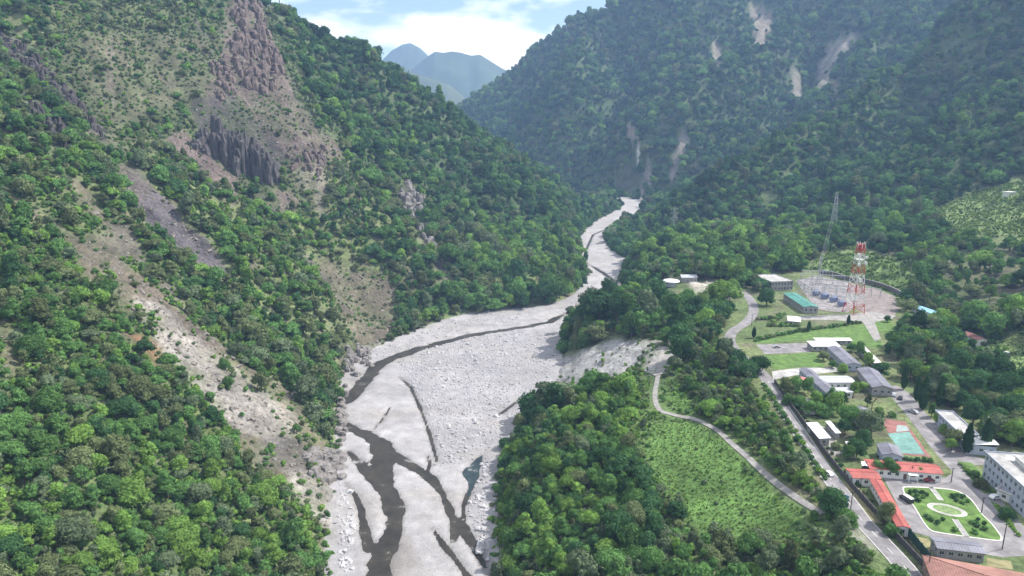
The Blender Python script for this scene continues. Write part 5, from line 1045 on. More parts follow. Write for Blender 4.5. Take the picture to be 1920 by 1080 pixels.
# horizon scan: which spots of ground (plus a tree's height) the valley shows from the drone
ub = np.linspace(-1.05, 1.05, 700); rb = np.geomspace(60, 3600, 900)
UU, RR = np.meshgrid(ub, rb); GE = (ground(UU * RR, RR) - CAM_H) / RR; CM = np.maximum.accumulate(GE, axis=0)
def seen(x, y, z, lift):
    i = np.clip(np.round((x / y + 1.05) / 2.1 * 699).astype(int), 0, 699); j = np.clip(np.searchsorted(rb, y * 0.985) - 1, 0, 899)
    return (z + lift - CAM_H) / y > CM[j, i] - 0.004
def candidates(y0, y1, step, g):
    ys = np.arange(y0, y1, step); xs = np.arange(-1.0 * y1, 1.0 * y1, step); X, Y = np.meshgrid(xs, ys)
    X = (X + g.uniform(-.48, .48, X.shape) * step).ravel(); Y = (Y + g.uniform(-.48, .48, Y.shape) * step).ravel()
    m = np.abs(X) < 0.92 * Y + 30; X, Y = X[m], Y[m]; zz = ground(X, Y); px, py = proj(X, Y, zz)
    m = (px > -150) & (px < 2070) & (py > -110) & (py < 1260) & seen(X, Y, zz, 9.0)
    return X[m], Y[m], zz[m], px[m], py[m]
LUSH = [  # where crowns are fresh green
    [(410, 380), (470, 370), (590, 420), (600, 520), (560, 600), (470, 560), (420, 470)], [(900, 390), (1090, 440), (1090, 560), (960, 560), (880, 500)], [(1150, 440), (1500, 410), (1540, 520), (1260, 510)],
    [(920, 900), (1100, 880), (1150, 980), (1000, 1080), (915, 1060)], [(1060, 700), (1230, 700), (1260, 800), (1160, 840), (1040, 800)], [(300, 560), (420, 640), (350, 700), (280, 640)], [(1690, 480), (1920, 430), (1920, 480), (1760, 540)], [(0, 930), (300, 880), (640, 940), (620, 1080), (0, 1080)]]
def forest(y0, y1, step, far, seed, part=None):
    g = np.random.default_rng(seed); X, Y, zz, px, py = candidates(y0, y1, step, g); n = len(X)
    bare_, field_, scr_ = samp(BARE_G, X, Y), samp(FIELD_G, X, Y), samp(SCRUB_G, X, Y)
    clump = fbm(X / 24, Y / 24, 601, 3)
    keep_p = (1 - np.clip(bare_ * 1.8, 0, 0.98)) * (1 - 0.985 * sstep(0.25, 0.6, field_)) * (1 - 0.62 * scr_) * sstep(0.26, 0.42, clump + 0.12 * (1 - scr_))
    keep_p = keep_p * (poly_sd(X, Y, BED) > 2.5) * (samp(np.where(sf < 0, 1.0, 0.0), X, Y) < 0.05)
    for pts, hw in KEEPCLEAR: keep_p = keep_p * (line_d(X, Y, pts)[0] > hw + 1.5)
    for q in CLEARPX: keep_p = keep_p * (poly_sd(px, py, q) > 0)
    bench = sstep(15, -15, poly_sd(px, py, BENCH)) * (Y < 420); keep_p = keep_p * (1 - 0.72 * bench)
    if part is not None: keep_p = keep_p * ((px < 640 + 0.7 * (py - 300)) if part == 'left' else (px >= 640 + 0.7 * (py - 300)))
    m = g.uniform(0, 1, n) < keep_p
    bench = bench[m]; belt = (sstep(12, -12, poly_sd(px, py, BELT)) * (Y < 420))[m]
    X, Y, zz, px, py, scr_, clump, bare_ = X[m], Y[m], zz[m], px[m], py[m], scr_[m], clump[m], bare_[m]; n = len(X)
    lush = np.zeros(n)
    for q in LUSH: lush = np.maximum(lush, sstep(30, -20, poly_sd(px, py, q)))
    tone = fbm(X / 60, Y / 60, 611, 3); rnd = g.uniform(0, 1, n)
    left_ = (X < 0.02 * Y - 20) & (Y < 760)
    pb = 0.10 + 0.5 * lush * tone * 1.2; pm = 0.40 + 0.1 * lush; po = np.where(left_, 0.22, 0.09) + 0.25 * scr_; pg = np.where(left_, 0.14, 0.06) + 0.25 * bench + 0.3 * belt; pb = pb + 0.22 * bench + 0.05 * belt; po = po + .15 * belt
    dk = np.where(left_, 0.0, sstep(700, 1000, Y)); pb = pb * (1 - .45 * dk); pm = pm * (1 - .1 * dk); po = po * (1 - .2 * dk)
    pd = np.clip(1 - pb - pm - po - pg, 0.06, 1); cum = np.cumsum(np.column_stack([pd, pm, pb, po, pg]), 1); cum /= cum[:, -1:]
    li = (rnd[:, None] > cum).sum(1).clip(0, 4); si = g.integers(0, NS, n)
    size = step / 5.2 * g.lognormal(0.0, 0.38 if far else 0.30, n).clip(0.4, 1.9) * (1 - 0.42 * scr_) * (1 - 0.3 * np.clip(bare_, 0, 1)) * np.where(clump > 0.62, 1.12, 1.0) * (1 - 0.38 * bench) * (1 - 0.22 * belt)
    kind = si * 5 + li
    con = (g.uniform(0, 1, n) < np.where((Y > 800) & (X < 60) & (zz > 90), 0.07, np.where(Y > 500, 0.008, 0.0))); kind = np.where(con, NS * 5 + g.integers(0, 3, n), kind)
    size = np.where(con, np.minimum(size, 0.95), size)
    return X, Y, zz, px, py, kind, size, scr_, left_
# ------------------------------------------------------------------ plant the slopes
SCREE_COL = bpy.data.collections.new('scree_kinds'); M_SCREE = mat('scree_rock', (0.23, 0.205, 0.18), 0.95, 0.35, 0.5)
def clear_of_buildings(X, Y, m_=0.0):
    ok = np.ones(len(X), bool)
    for q in FOOT: ok &= poly_sd(X, Y, q) > m_
    return ok
def near_tree(name, label, x, y, z, si, li, s, g, group, tilt=0.08, hs=1.0):
    root = tag(empty(name, (x, y, z), g.uniform(0, 6.28)), label, 'tree', group); root.scale = (s, s * g.uniform(.9, 1.1), s * hs * g.uniform(.75, 1.3)); root.rotation_euler.x = g.normal(0, tilt); root.rotation_euler.y = g.normal(0, tilt)
    link('trunk', NTR[si], root); link('crown', NEAR[(si, li)], root)
TONE = ['dark green', 'mid green', 'bright green', 'olive green', 'grey green']
gg = np.random.default_rng(77)
X, Y, zz, px, py, kind, size, scr_, left_ = forest(120, 330, 4.3, False, 1)
ok = clear_of_buildings(X, Y); X, Y, zz, px, py, kind, size, scr_, left_ = [q[ok] for q in (X, Y, zz, px, py, kind, size, scr_, left_)]
big = (px > 0) & (px < 1920) & (py > 0) & (py < 1085) & (kind < NS * 5)
score = np.where(big, size / np.sqrt(X ** 2 + Y ** 2 + (CAM_H - zz) ** 2), 0); order = np.argsort(-score)[:230]
pick = np.zeros(len(X), bool); pick[order] = True
ANCH_L = [(40, 1050, 'in the bottom left corner'), (200, 1050, 'at the bottom of the left slope'), (360, 1050, 'at the bottom middle of the left slope'), (500, 1040, 'low on the left slope near the river'), (590, 1030, 'just above the left bank boulders'), (60, 930, 'on the far left slope above the corner'), (220, 920, 'on the left slope below its middle'), (380, 920, 'below the foot of the landslide scar'), (520, 930, 'under the pale toe of the landslide'), (80, 800, 'high on the near left edge'), (250, 790, 'left of the landslide scar'), (400, 800, 'beside the landslide scar'), (600, 760, 'right of the landslide above the river')]
ANCH_R = [(930, 1040, 'at the bottom of the gravel edge'), (960, 920, 'along the right gravel edge'), (1010, 820, 'where the gravel bar narrows'), (1080, 1040, 'on the bottom of the green bench'), (1080, 920, 'in the river side grove'), (1120, 800, 'in the grove below the scree'), (1200, 1040, 'below the meadow'), (1180, 880, 'left of the meadow'), (1330, 1040, 'under the meadow at the picture bottom'), (1300, 740, 'above the curving track'), (1460, 1040, 'on the bench near the road'), (1420, 860, 'between track and road'), (1600, 1060, 'at the left edge of the road bottom'), (1500, 930, 'near the end of the track'), (1400, 770, 'beside the road above the track')]
for i in order:
    an_ = ANCH_L if left_[i] else ANCH_R; where = min(an_, key=lambda q: (q[0] - px[i]) ** 2 + (q[1] - py[i]) ** 2)[2]; grp = 'trees on the near left slope' if left_[i] else 'trees on the near bench'
    near_tree('broadleaf_tree', f'{TONE[kind[i] % 5]} {"large" if size[i] > 1.0 else "small"} broadleaf tree {where}', X[i], Y[i], zz[i], kind[i] // 5, kind[i] % 5, size[i], gg, grp)
r = ~pick; t_, s_ = rot_size(r.sum(), size[r], gg)
lf = left_[r]; PP = np.column_stack([X[r], Y[r], zz[r]])
scatter('woodland', 'remaining trees of the near left slope', STUFF_COL, PP[lf], kind[r][lf], t_[lf], s_[lf]); scatter('woodland', 'remaining trees of the green bench by the river', STUFF_COL, PP[~lf], kind[r][~lf], t_[~lf], s_[~lf])
for k_, (y0, y1, st, lb, colx, prt) in enumerate(((330, 800, 4.8, 'broadleaf woodland of the middle left slope', STUFF_COL, 'left'), (330, 800, 7.2, 'tall broadleaf woodland of the river flats and spur foot', STUFF_COL, 'right'), (800, 1320, 7.4, 'woodland of the spur and the lower right mountain', FAR_COL, None), (1320, 2500, 10.5, 'distant woodland of the far mountain', FAR_COL, None))):
    X, Y, zz, px, py, kind, size, scr_, left_ = forest(y0, y1, st, True, 11 + k_, prt); ok = clear_of_buildings(X, Y); X, Y, zz, kind, size = [q[ok] for q in (X, Y, zz, kind, size)]
    t_, s_ = rot_size(len(X), size, gg); scatter('woodland', lb, colx, np.column_stack([X, Y, zz - 0.3]), kind, t_, s_); print('FOREST', k_, len(X))
# bushes on scrub and open slopes
def bushes(name, label, y0, y1, step, seed, smin, smax, cond, lis=(0, 1, 1, 2, 3, 3, 4)):
    g = np.random.default_rng(seed); X, Y, zz, px, py = candidates(y0, y1, step, g); b_, f_, s_ = samp(BARE_G, X, Y), samp(FIELD_G, X, Y), samp(SCRUB_G, X, Y)
    p = cond(X, Y, b_, f_, s_, px, py) * (poly_sd(X, Y, BED) > 1) * (samp(np.where(sf < 0, 1.0, 0.0), X, Y) < 0.05)
    for pts, hw in KEEPCLEAR: p = p * (line_d(X, Y, pts)[0] > hw + 0.5)
    m = g.uniform(0, 1, len(X)) < p; X, Y, zz = X[m], Y[m], zz[m]; s = g.uniform(smin, smax, len(X)); k = g.integers(0, 4, len(X)) * 5 + g.choice(list(lis), len(X))
    t_, sz = rot_size(len(X), s, g); print('BUSH', name, len(X)); scatter(name, label, BUSH_COL, np.column_stack([X, Y, zz]), k, t_, sz)
bushes('undergrowth', 'low bushes between the trees of the near slopes', 120, 420, 2.4, 31, 0.6, 1.6, lambda X, Y, b, f, s, px, py: (1 - np.clip(b * 1.25, 0, .94)) * (1 - .85 * f) * 0.95 * (poly_sd(px, py, BENCH) > 0), (1, 1, 2, 3, 4, 2))
bushes('undergrowth', 'soft light green bushes of the bench beside the track', 150, 430, 1.8, 36, 0.4, 0.95, lambda X, Y, b, f, s, px, py: (1 - np.clip(b * 1.25, 0, .94)) * (1 - .94 * sstep(.2, .9, f)) * (poly_sd(px, py, BENCH) < 0) * .8, (2, 2, 2, 4, 1))
bushes('undergrowth', 'scrub bushes across the bare upper left slope', 420, 900, 2.7, 32, 0.6, 1.6, lambda X, Y, b, f, s, px, py: (0.25 + 0.75 * s) * (1 - np.clip(b * 1.0, 0, .85)) * (1 - f) * (px < 760) * 0.8, (1, 3, 3, 4, 4, 2))
g = np.random.default_rng(5); X, Y, zz, px, py = candidates(180, 1000, 1.5, g); f_ = samp(FIELD_G, X, Y); m = (f_ > 0.5) & clear_of_buildings(X, Y) & (g.uniform(0, 1, len(X)) < np.where(Y > 500, 0.3, 0.85))
for pts, hw in KEEPCLEAR: m &= line_d(X, Y, pts)[0] > hw
X, Y, zz = X[m], Y[m], zz[m]; t_, sz = rot_size(len(X), g.uniform(.22, .5, len(X)) * np.where(Y > 480, 3.0, 1.0), g); print('TUFT', len(X)); scatter('meadow_grass', 'tall grass and leafy crops on the open fields', CROP_COL, np.column_stack([X, Y, zz]), g.integers(0, 6, len(X)), t_, sz)

# trees inside the level terrace
WOOD_PX = [[(1655, 668), (1668, 640), (1690, 612), (1740, 612), (1800, 640), (1836, 655), (1870, 705), (1960, 730), (1990, 850), (1880, 846), (1846, 836), (1800, 772), (1752, 764), (1718, 735), (1700, 700)], [(1690, 556), (1720, 560), (1800, 590), (1830, 620), (1800, 622), (1740, 606), (1700, 590)],
           [(1352, 640), (1362, 652), (1410, 702), (1390, 716), (1352, 664)], [(1408, 528), (1440, 512), (1430, 540), (1415, 560)], [(1850, 640), (1960, 600), (1960, 640), (1880, 652)]]
g = np.random.default_rng(91); ys = np.arange(150, 640, 7.4); xs = np.arange(60, 420, 7.4); X, Y = [q.ravel() for q in np.meshgrid(xs, ys)]; X = X + g.uniform(-2.4, 2.4, len(X)); Y = Y + g.uniform(-2.4, 2.4, len(Y))
m = np.zeros(len(X), bool)
for q in WOOD_PX: m |= poly_sd(X, Y, flatpx(q)) < 0
_qx, _qy = proj(X, Y, 0 * X)
for q in CLEARPX: m &= poly_sd(_qx, _qy, q) > 0
m &= clear_of_buildings(X, Y, 1.0) & (line_d(X, Y, ROAD[::3])[0] > 6); X, Y = X[m], Y[m]; zz = ground(X, Y); d_ = np.sqrt(X ** 2 + Y ** 2); px, py = proj(X, Y, zz)
kind = g.integers(0, NS, len(X)) * 5 + g.choice([0, 0, 0, 1, 1, 2, 3, 4], len(X)); size = g.uniform(1.2, 2.1, len(X)); inp = np.nonzero((px > 0) & (px < 1925) & (py > 0) & (py < 1080))[0]; sel_ = inp[np.argsort(d_[inp])][:64]; pick = np.zeros(len(X), bool); pick[sel_] = True
ANCH_W = [(1700, 690, 'at the head of the inner lane'), (1670, 650, 'beside the white walkway'), (1700, 625, 'near the substation drive'), (1760, 630, 'left of the small red roof'), (1820, 660, 'in front of the small red roof'), (1770, 700, 'in the middle of the compound wood'), (1760, 755, 'just behind the pale house'), (1830, 760, 'right of the pale house'), (1860, 830, 'above the white block'), (1910, 780, 'at the right edge behind the white block'), (1870, 710, 'below the light green crop'), (1360, 660, 'on the outside of the road bend'), (1425, 530, 'beside the plant house'), (1760, 600, 'around the pale blue roof')]
for i in sel_: near_tree('broadleaf_tree', f'{TONE[kind[i] % 5]} {"tall" if size[i] > 1.65 else "lower"} wood tree ' + min(ANCH_W, key=lambda q: (q[0] - px[i]) ** 2 + (q[1] - py[i]) ** 2)[2], X[i], Y[i], zz[i], kind[i] // 5, kind[i] % 5, size[i], g, 'trees of the compound wood')
r = ~pick; t_, sz = rot_size(r.sum(), size[r], g); scatter('woodland', 'far trees of the wood on the terrace', STUFF_COL, np.column_stack([X[r], Y[r], zz[r]]), kind[r], t_, sz)
TREES = [(1556, 752, .9, 5, 1, 'slim tree below the pale gable end'), (1648, 776, .8, 7, 2, 'low bright tree above the sports court'), (1672, 781, .7, 7, 1, 'low tree at the upper court corner'), (1500, 765, .9, 2, 1, 'wide tree beside the small hut'), (1578, 757, .9, 0, 0, 'dark tree below the courtyard wing'), (1746, 782, .9, 5, 1, 'slim tree at the bend of the inner lane'), (1566, 842, .8, 7, 3, 'olive shrub tree beside the dusty yard'), (1640, 800, 1.1, 1, 0, 'dark tree between gabled house and court'), (1528, 762, 1.0, 0, 2, 'bright tree between hut and pale gable'), (1626, 762, .8, 5, 0, 'slim dark tree behind the gabled house'), (1690, 890, .6, 7, 0, 'low dark tree beside the porch'), (1748, 896, .6, 7, 1, 'low tree at the right end of the hall'), (1645, 890, .8, 0, 1, 'tree in the corner of the red roofs'), (1422, 700, 1.6, 2, 0, 'large dark tree beside the road at the paved strip'), (1437, 572, 1.7, 2, 0, 'round dark tree between the road and the green roof'), (1652, 706, 1.5, 0, 0, 'rounded tree beside the wide grey roofed house'), (1612, 672, 1.1, 1, 1, 'tree between the two slanting roofs'), (1596, 660, 1.1, 0, 1, 'tree just behind the hedge house'), (1628, 686, 1.1, 3, 2, 'bright tree at the end of the white walkway'), (1544, 676, 1.1, 0, 3, 'olive tree at the lawn corner'), (1560, 690, .9, 3, 1, 'small tree in front of the hedge house'), (1582, 700, .9, 4, 2, 'low bright tree above the cross wing'),
         (1472, 742, 1.2, 0, 3, 'olive tree inside the wall by the long grey roof'), (1492, 736, 1.1, 2, 1, 'broad tree before the pink awning'), (1515, 738, 1.1, 0, 1, 'tree at the foot of the long grey roof'), (1540, 752, 1.0, 4, 0, 'dark low tree before the pale gable'), (1600, 742, 1.0, 3, 2, 'light tree in front of the courtyard'), (1618, 734, .9, 0, 2, 'bright small tree beside the courtyard wing'), (1478, 758, .9, 4, 1, 'bushy tree at the wall near the small hut'),
         (1515, 778, 1.1, 0, 1, 'tree behind the bright white shed'), (1540, 778, 1.2, 2, 1, 'wide tree behind the white sheds'), (1570, 776, 1.3, 0, 2, 'large bright tree behind the narrow shed'), (1588, 798, 1.3, 2, 1, 'large tree right of the narrow shed'), (1584, 815, 1.0, 1, 0, 'dark tree above the small white hut'), (1634, 826, 2.0, 1, 4, 'big grey green tree beside the sports court'), (1618, 838, 1.2, 0, 0, 'dark tree left of the court house'), (1606, 856, 1.1, 2, 0, 'dark tree above the red roofed hall'),
         (1590, 862, .9, 3, 1, 'small tree at the left end of the hall'), (1664, 893, 1.0, 0, 1, 'leafy tree between the two red roofs'), (1722, 896, .7, 3, 1, 'small tree before the hall windows'), (1660, 985, 1.0, 0, 3, 'olive tree at the foot of the red wing'), (1672, 1002, .9, 4, 1, 'low tree by the wall below the red wing'), (1784, 834, 1.1, 2, 3, 'round olive tree before the pale house'), (1772, 812, .9, 4, 2, 'light bush tree left of the pale house'), (1760, 795, .9, 3, 2, 'light green tree at the lane corner'), (1784, 846, .8, 1, 2, 'bright small tree at the lane edge'),
         (1722, 714, 1.1, 3, 0, 'tree at the head of the inner lane'), (1556, 962, 1.3, 2, 0, 'dark bushy tree beside the road sign'), (1585, 985, 1.0, 4, 1, 'low tree at the left edge of the road'), (1840, 915, .8, 4, 3, 'shrub tree on the verge by the white block'), (1828, 893, .6, 4, 1, 'small shrub on the upper verge'), (1885, 972, .8, 4, 0, 'dark shrub on the narrow flower verge'), (1664, 604, .9, 3, 1, 'tree beside the substation drive'), (1690, 640, 1.2, 0, 1, 'tree where the drive meets the wood')]
for px_, py_, s, si, li, lb in TREES:
    p = at(px_, py_); near_tree('garden_tree', lb, p[0], p[1], 0.0, si, li, s, g, 'trees inside the compound')
def cypress(label, px_, py_, h_, r_):
    p = at(px_, py_); root = tag(empty('cypress', (p[0], p[1], 0)), label, 'tree', 'dark conifers of the compound'); q = np.random.default_rng(int(px_)); n = 900; t = q.uniform(0, 1, n); an_ = q.uniform(0, 6.28, n)
    rr = r_ * np.sin(np.clip(t * .93 + .07, 0, 1) * math.pi) ** .6 * (1 - .45 * t) * q.uniform(.75, 1.1, n); c = np.column_stack([np.cos(an_) * rr, np.sin(an_) * rr, .8 + t * h_]); o_ = np.column_stack([np.cos(an_) * .5, np.sin(an_) * .5, np.ones(n)]); t2 = np.column_stack([-np.sin(an_), np.cos(an_), np.zeros(n)]) * .3
    tri = np.stack([c + o_ * .6, c - o_ * .3 + t2, c - o_ * .3 - t2], 1).reshape(-1, 3); parts = [(tri, np.arange(n * 3).reshape(-1, 3))]
    for k in range(6): parts.append(tube_np((0, 0, .8 + h_ * k / 6.4), (0, 0, .8 + h_ * (k + 1) / 6.4), max(.1, r_ * .8 * math.sin(min(1, k / 6 * .93 + .07) * math.pi) ** .6 * (1 - .45 * k / 6)), max(.1, r_ * .8 * math.sin(min(1, (k + 1) / 6 * .93 + .07) * math.pi) ** .6 * (1 - .45 * (k + 1) / 6)), 8))
    cv, cf = merge(parts); link('crown', mesh_np('crown', cv, cf), root, LEAF[0]); tv, tf = tube_np((0, 0, -.3), (0, 0, 2), .25, .2); link('trunk', mesh_np('trunk', tv, tf), root, BARK)
for a in (('tall dark cypress left of the inner lane', 1729, 768, 15, 2.6), ('dark cypress close behind the tallest one', 1718, 752, 12, 2.0), ('dark conifer in front of the white roofed house', 1812, 850, 12, 2.4), ('broad dark conifer between pale house and white block', 1846, 846, 13, 3.0), ('dark cypress at the edge of the wood', 1694, 730, 12, 1.9), ('narrow cypress rising from the wood by the pale house', 1760, 762, 14, 2.0), ('small conical cypress on the substation lawn hedge', 1516, 622, 6, 1.4), ('second small cypress near the substation lawn', 1413, 634, 6, 1.5), ('small cypress at the drive end of the hedge', 1590, 610, 6, 1.3)): cypress(*a)
def bare_tree(label, px_, py_, h_):
    p = at(px_, py_); root = tag(empty('bare_tree', (p[0], p[1], 0)), label, 'tree', 'bare trees of the compound'); q = np.random.default_rng(int(px_)); parts = []
    link('trunk', mesh_np('t', *tube_np((0, 0, -.3), (0, 0, h_ * .4), .26, .18)), root, BARK)
    def br(a, d, L_, r_, n_):
        e = a + d * L_; parts.append(tube_np(a, e, r_, r_ * .6, 4))
        if n_:
            for _ in range(3):
                d2 = d + q.normal(0, .5, 3); d2[2] = abs(d2[2]) * .7 + .25; br(e, d2 / np.linalg.norm(d2), L_ * .72, r_ * .6, n_ - 1)
    for _ in range(4):
        d = q.normal(0, .45, 3); d[2] = 1; br(np.array((0, 0, h_ * .38)), d / np.linalg.norm(d), h_ * .24, .13, 3)
    link('branches', mesh_np('b', *merge(parts)), root, BARK)
bare_tree('bare brown tree in front of the wide grey roof', 1634, 770, 9); bare_tree('bare brown tree at the head of the inner lane', 1738, 742, 10); bare_tree('small bare tree beside the courtyard house', 1583, 758, 6)
# hedges and garden shrubs, one by one
def shrub(name, label, x, y, z, s, li, group):
    o = link(name, bpy.data.objects['%03d_kind' % 0].data if False else BUSH_ME[(int(abs(x * 13)) % 4) * 5 + li]); o.location = (x, y, z); o.scale = (s, s, s * .9); o.rotation_euler = (0, 0, g.uniform(0, 6.28)); return tag(o, label, 'shrub', group)
BUSH_ME = [o.data for o in sorted(BUSH_COL.objects, key=lambda q: q.name)]
for i, (a, b) in enumerate([(570, 385), (612, 372), (622, 412), (668, 384), (684, 424), (616, 444), (640, 455), (700, 405), (930, 420), (966, 406), (962, 452), (1012, 422), (1012, 472), (1056, 458), (700, 584), (748, 618), (800, 642), (842, 612), (945, 702), (1096, 642), (1132, 662), (1142, 612), (1196, 642), (1196, 692), (1112, 720), (730, 600), (1120, 640)]):
    q = g_at(a, b) + gc; quad_ = ('upper left' if b < 480 and a < 800 else 'upper right' if b < 480 else 'lower left' if a < 1000 else 'lower right'); shrub('garden_shrub', f'clipped dark shrub on the {quad_} lawn of the garden', q[0], q[1], 0.12, g.uniform(.75, 1.15), g.choice([0, 0, 1]), 'clipped shrubs of the garden')
def row(name, label, pxs, step, s, lis, group):
    for q in resample(flatpx(pxs), step): shrub(name, label, q[0] + g.uniform(-.3, .3), q[1] + g.uniform(-.3, .3), 0.03, s * g.uniform(.75, 1.3), int(g.choice(lis)), group)
row('hedge_shrub', 'hedge shrub along the top of the substation lawn', [(1418, 640), (1450, 632), (1500, 622), (1560, 614), (1612, 606)], 3.4, 1.6, [0, 1, 1, 3], 'hedge of the substation lawn'); row('hedge_shrub', 'hedge shrub between sports court and hall', [(1652, 858), (1700, 862), (1752, 866)], 2.2, 1.2, [0, 1, 1], 'hedge behind the hall'); row('hedge_shrub', 'hedge shrub before the windows of the hall', [(1690, 897), (1730, 900), (1766, 902)], 3.0, .8, [0, 1], 'shrubs before the hall'); row('hedge_shrub', 'hedge shrub on the verge of the white block', [(1800, 872), (1820, 892), (1845, 922)], 2.6, 1.0, [1, 3, 2], 'verge shrubs'); row('hedge_shrub', 'overgrown shrub along the inside of the road wall', [(1486, 752), (1520, 800), (1560, 852), (1602, 906), (1640, 945)], 5.0, 1.1, [1, 3, 0], 'shrubs inside the road wall'); row('hedge_shrub', 'shrub in the scrub below the green roofed house', [(1420, 600), (1450, 598), (1470, 590), (1440, 612), (1500, 612)], 3.2, 1.7, [2, 3, 1], 'scrub below the green roof'); row('hedge_shrub', 'shrub along the left edge of the road', [(1432, 722), (1475, 790), (1520, 862), (1552, 908)], 4.0, 1.5, [1, 1, 0, 2], 'shrubs on the road verge')
row('flower_shrub', 'yellow green flower shrub on the narrow verge', [(1868, 950), (1884, 968), (1900, 992), (1908, 1004)], 1.6, .7, [2], 'flower verge')

# ------------------------------------------------------------------ rock cliff with standing columns, boulders
cg = np.random.default_rng(3); cl = tag(empty('cliff', hit(430, 320)), 'dark columnar rock cliff on the upper left slope', 'cliff'); c0 = np.array(cl.location)
for i in range(95):
    fx = cg.uniform(0, 1); px_ = 362 + fx * 150 + cg.uniform(-4, 4); mid_ = 1 - abs(fx - .42) * 1.3; top = 322 - 135 * mid_ ** .8 * cg.uniform(.45, 1.0) + 10 * fx; bot = 268 + 75 * min(1, fx * 1.3) + cg.uniform(-25, 10); bot = max(bot, top + 14)
    b_ = hit(px_, bot); hgt = float(at_y(px_, top, b_[1] + 4)[2] - b_[2]); hgt = np.clip(hgt * cg.uniform(.55, 1), 5, 30); r_ = cg.uniform(2.2, 4.6); n = 6; an_ = np.sort(cg.uniform(0, 6.28, n)); b = MB()
    lv = [(-6, 1.15), (hgt * .35, 1.0), (hgt * .7, .92), (hgt, .68)]; ox = cg.normal(0, .6, (4, 2)); rings_ = [[(math.cos(a) * r_ * k + ox[j][0], math.sin(a) * r_ * k + ox[j][1], z_ + (cg.uniform(-2, 2) if j == 3 else 0)) for a in np.linspace(0, 6.28, n, endpoint=False)] for j, (z_, k) in enumerate(lv)]
    for j in range(3):
        for k in range(n): b.quad(rings_[j][k], rings_[j][(k + 1) % n], rings_[j + 1][(k + 1) % n], rings_[j + 1][k])
    for k in range(1, n - 1): b.tri(rings_[3][0], rings_[3][k], rings_[3][k + 1])
    o = b.build('column', M_CLIFF, cl); o.location = (b_[0] - c0[0], b_[1] - c0[1] + cg.uniform(2.5, 7), b_[2] - c0[2])
def outcrop(label, poly, n, h0, h1, r0, r1, m, seed):
    q = np.random.default_rng(seed); P = np.array(poly, float); lo, hi = P.min(0), P.max(0); pts = []
    while len(pts) < n:
        c_ = q.uniform(lo, hi, (200, 2)); pts += [tuple(c) for c in c_[poly_sd(c_[:, 0], c_[:, 1], P) < 0]]
    w0 = hit(*P.mean(0)); root = tag(empty('rock_outcrop', w0), label, 'rock')
    for px_, py_ in pts[:n]:
        b_ = hit(px_, py_); hg = q.uniform(h0, h1); r_ = q.uniform(r0, r1); k = 6; b = MB(); lean = q.normal(0, .12, 2) * hg
        lv = [(-2.5, 1.2), (hg * .45, 1.0), (hg * .8, .85), (hg, .6)]; an_ = np.linspace(0, 6.283, k, endpoint=False) + q.uniform(0, 1)
        rg = [[(math.cos(a) * r_ * s_ * (1 + q.normal(0, .14)) + lean[0] * z_ / hg, math.sin(a) * r_ * s_ * (1 + q.normal(0, .14)) + lean[1] * z_ / hg, z_ + q.normal(0, .05 * hg)) for a in an_] for z_, s_ in lv]
        for j in range(3):
            for i in range(k): b.quad(rg[j][i], rg[j][(i + 1) % k], rg[j + 1][(i + 1) % k], rg[j + 1][i])
        for i in range(1, k - 1): b.tri(rg[3][0], rg[3][i], rg[3][i + 1])
        o = b.build('rock', m, root); o.location = (b_[0] - w0[0], b_[1] - w0[1] + 1.0, b_[2] - w0[2])
M_RIB = mat('red_brown_rock', (0.125, 0.097, 0.088), .95, .5, .3, bump=.8, stretch=(1.5, 1.5, .3)); M_DKR = mat('dark_gully_rock', (0.075, 0.066, 0.066), .95, .5, .3, bump=.8); M_GRYR = mat('grey_bank_rock', (0.20, 0.185, 0.175), .95, .45, .3, bump=.8)
outcrop('red brown rock ribs below the left summit', [(440, 3), (488, 3), (505, 70), (530, 130), (505, 185), (470, 170), (432, 120)], 120, 3, 10, 2.2, 5.0, M_RIB, 1)
outcrop('brown crags left of the rock ribs', [(395, 120), (430, 100), (440, 180), (400, 185)], 40, 2, 6, 1.8, 3.8, M_RIB, 2)
outcrop('dark rock band descending from the left edge', [(0, 62), (60, 98), (130, 172), (198, 248), (185, 268), (110, 192), (40, 130), (0, 100)], 90, 2, 6, 1.2, 2.8, M_DKR, 3)
outcrop('dark crags among the trees on the far left', [(50, 185), (100, 215), (130, 262), (118, 285), (60, 215)], 32, 3, 8, 1.0, 2.2, M_DKR, 4)
outcrop('grey crag on the face of the wooded spur', [(748, 352), (768, 343), (792, 370), (808, 425), (820, 465), (800, 460), (758, 405)], 60, 3, 9, 2.4, 5.0, M_GRYR, 5)
outcrop('rock bank where the river meets the left slope', [(646, 640), (692, 655), (697, 690), (662, 716), (646, 700)], 44, 1.5, 4.5, 1.4, 3.2, M_GRYR, 6)
outcrop('broken rock at the foot of the landslide', [(585, 838), (640, 858), (644, 905), (560, 892)], 50, .8, 2.6, 1.2, 3.0, M_GRYR, 7)
outcrop('low rock cliff along the left water edge', [(632, 724), (648, 722), (648, 800), (646, 872), (632, 872)], 44, 1.2, 3.6, 1.2, 2.8, M_GRYR, 8)
outcrop('small pale crags on the right shoulder of the cliff', [(520, 270), (590, 240), (625, 300), (600, 340), (545, 330)], 40, 2, 5, 1.6, 3.4, M_RIB, 9)
ROCK_ME = [o.data for o in sorted(ROCK_COL.objects, key=lambda q: q.name)]
g = np.random.default_rng(12)
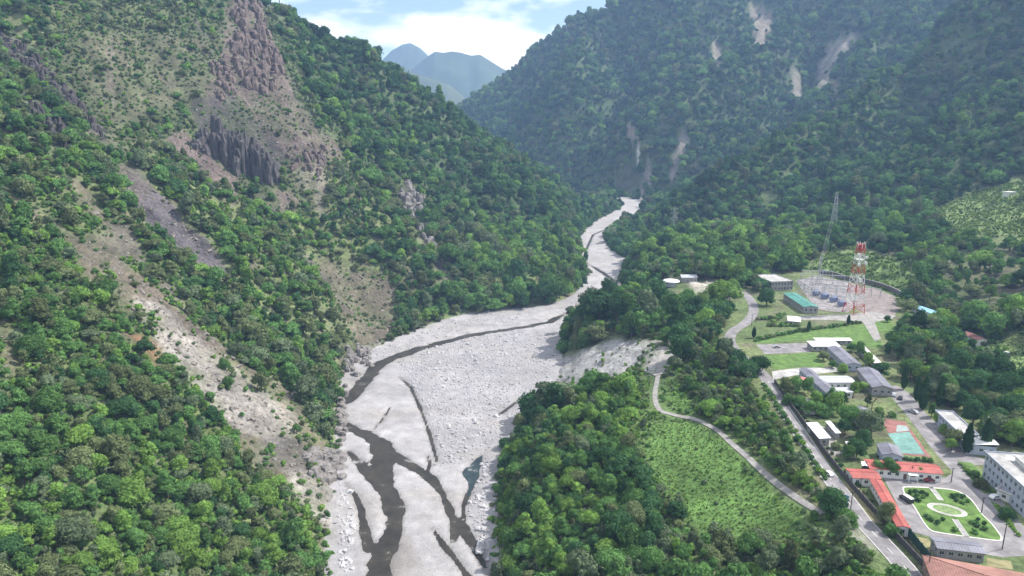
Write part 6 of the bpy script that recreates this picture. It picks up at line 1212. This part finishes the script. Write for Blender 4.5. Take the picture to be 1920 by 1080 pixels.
for i in range(46):
    if i < 26: px_, py_ = 642 + g.uniform(-4, 22), g.uniform(905, 1075); lb, gr = 'pale boulder at the foot of the left slope', 'boulders under the left bank'
    else: px_, py_ = g.uniform(896, 918), g.uniform(870, 1060); lb, gr = 'pale boulder along the right edge of the gravel', 'boulders under the right bank'
    p = atr(px_, py_); o = link('boulder', ROCK_ME[i % 4]); o.location = (p[0], p[1], p[2] + .6); s = g.uniform(.9, 2.0); o.scale = (s, s, s); o.rotation_euler = (g.normal(0, .2), g.normal(0, .2), g.uniform(0, 6.28)); tag(o, lb, 'boulder', gr)
p_ = np.clip(bould, 0, 1) * (shore > 1.2) * (byf < 720); idx = np.nonzero(g.uniform(0, 1, len(p_)) < p_ * 0.62)[0]; n = len(idx); s = 0.16 + g.lognormal(-1.25, .55, n).clip(0, 1.5); t_, sz = rot_size(n, s, g, .4, .25)
print('ROCKS', n); scatter('river_stones', 'pale stones strewn over the gravel bar', ROCK_COL, np.column_stack([bxf[idx] + g.uniform(-.7, .7, n), byf[idx] + g.uniform(-.7, .7, n), bz[idx] + s * .1]), g.integers(0, 4, n), t_, sz)

X, Y, zz, px, py = candidates(200, 760, 1.9, g); b_ = samp(BARE_G, X, Y); m = (g.uniform(0, 1, len(X)) < np.clip(b_ - .35, 0, 1) * .55) & (poly_sd(X, Y, BED) > 3) & (px < 1000); X, Y, zz = X[m], Y[m], zz[m]
s = 0.3 + g.lognormal(-1.0, .6, len(X)).clip(0, 2.0); t_, sz = rot_size(len(X), s, g, .4, .25); print('SCREE', len(X))
for si in range(3): template(SCREE_COL, si, ICO1[0] * (1 + g.normal(0, 0.22, (42, 1))) * np.array((1.0, .75, .6)), ICO1[1], [M_SCREE])
scatter('scree', 'loose rocks on the landslide scars', SCREE_COL, np.column_stack([X, Y, zz]), g.integers(0, 3, len(X)), t_, sz)

# ------------------------------------------------------------------ air
hz = MB(); hz.box(-6500, 6500, -1200, 12500, -120, 860); me = hz.me('haze', [])
m = bpy.data.materials.new('haze_air'); m.use_nodes = True; t = m.node_tree; t.nodes.clear(); o = t.nodes.new('ShaderNodeOutputMaterial'); pv_ = t.nodes.new('ShaderNodeVolumePrincipled')
pv_.inputs['Color'].default_value = (0.38, 0.57, 1.0, 1); pv_.inputs['Absorption Color'].default_value = (0.25, 0.25, 0.25, 1); pv_.inputs['Density'].default_value = HAZE_D; pv_.inputs['Anisotropy'].default_value = 0.0
t.links.new(pv_.outputs['Volume'], o.inputs['Volume']); me.materials.append(m); tag(link('haze', me), 'thin blue haze filling the valley', None, None, 'stuff')
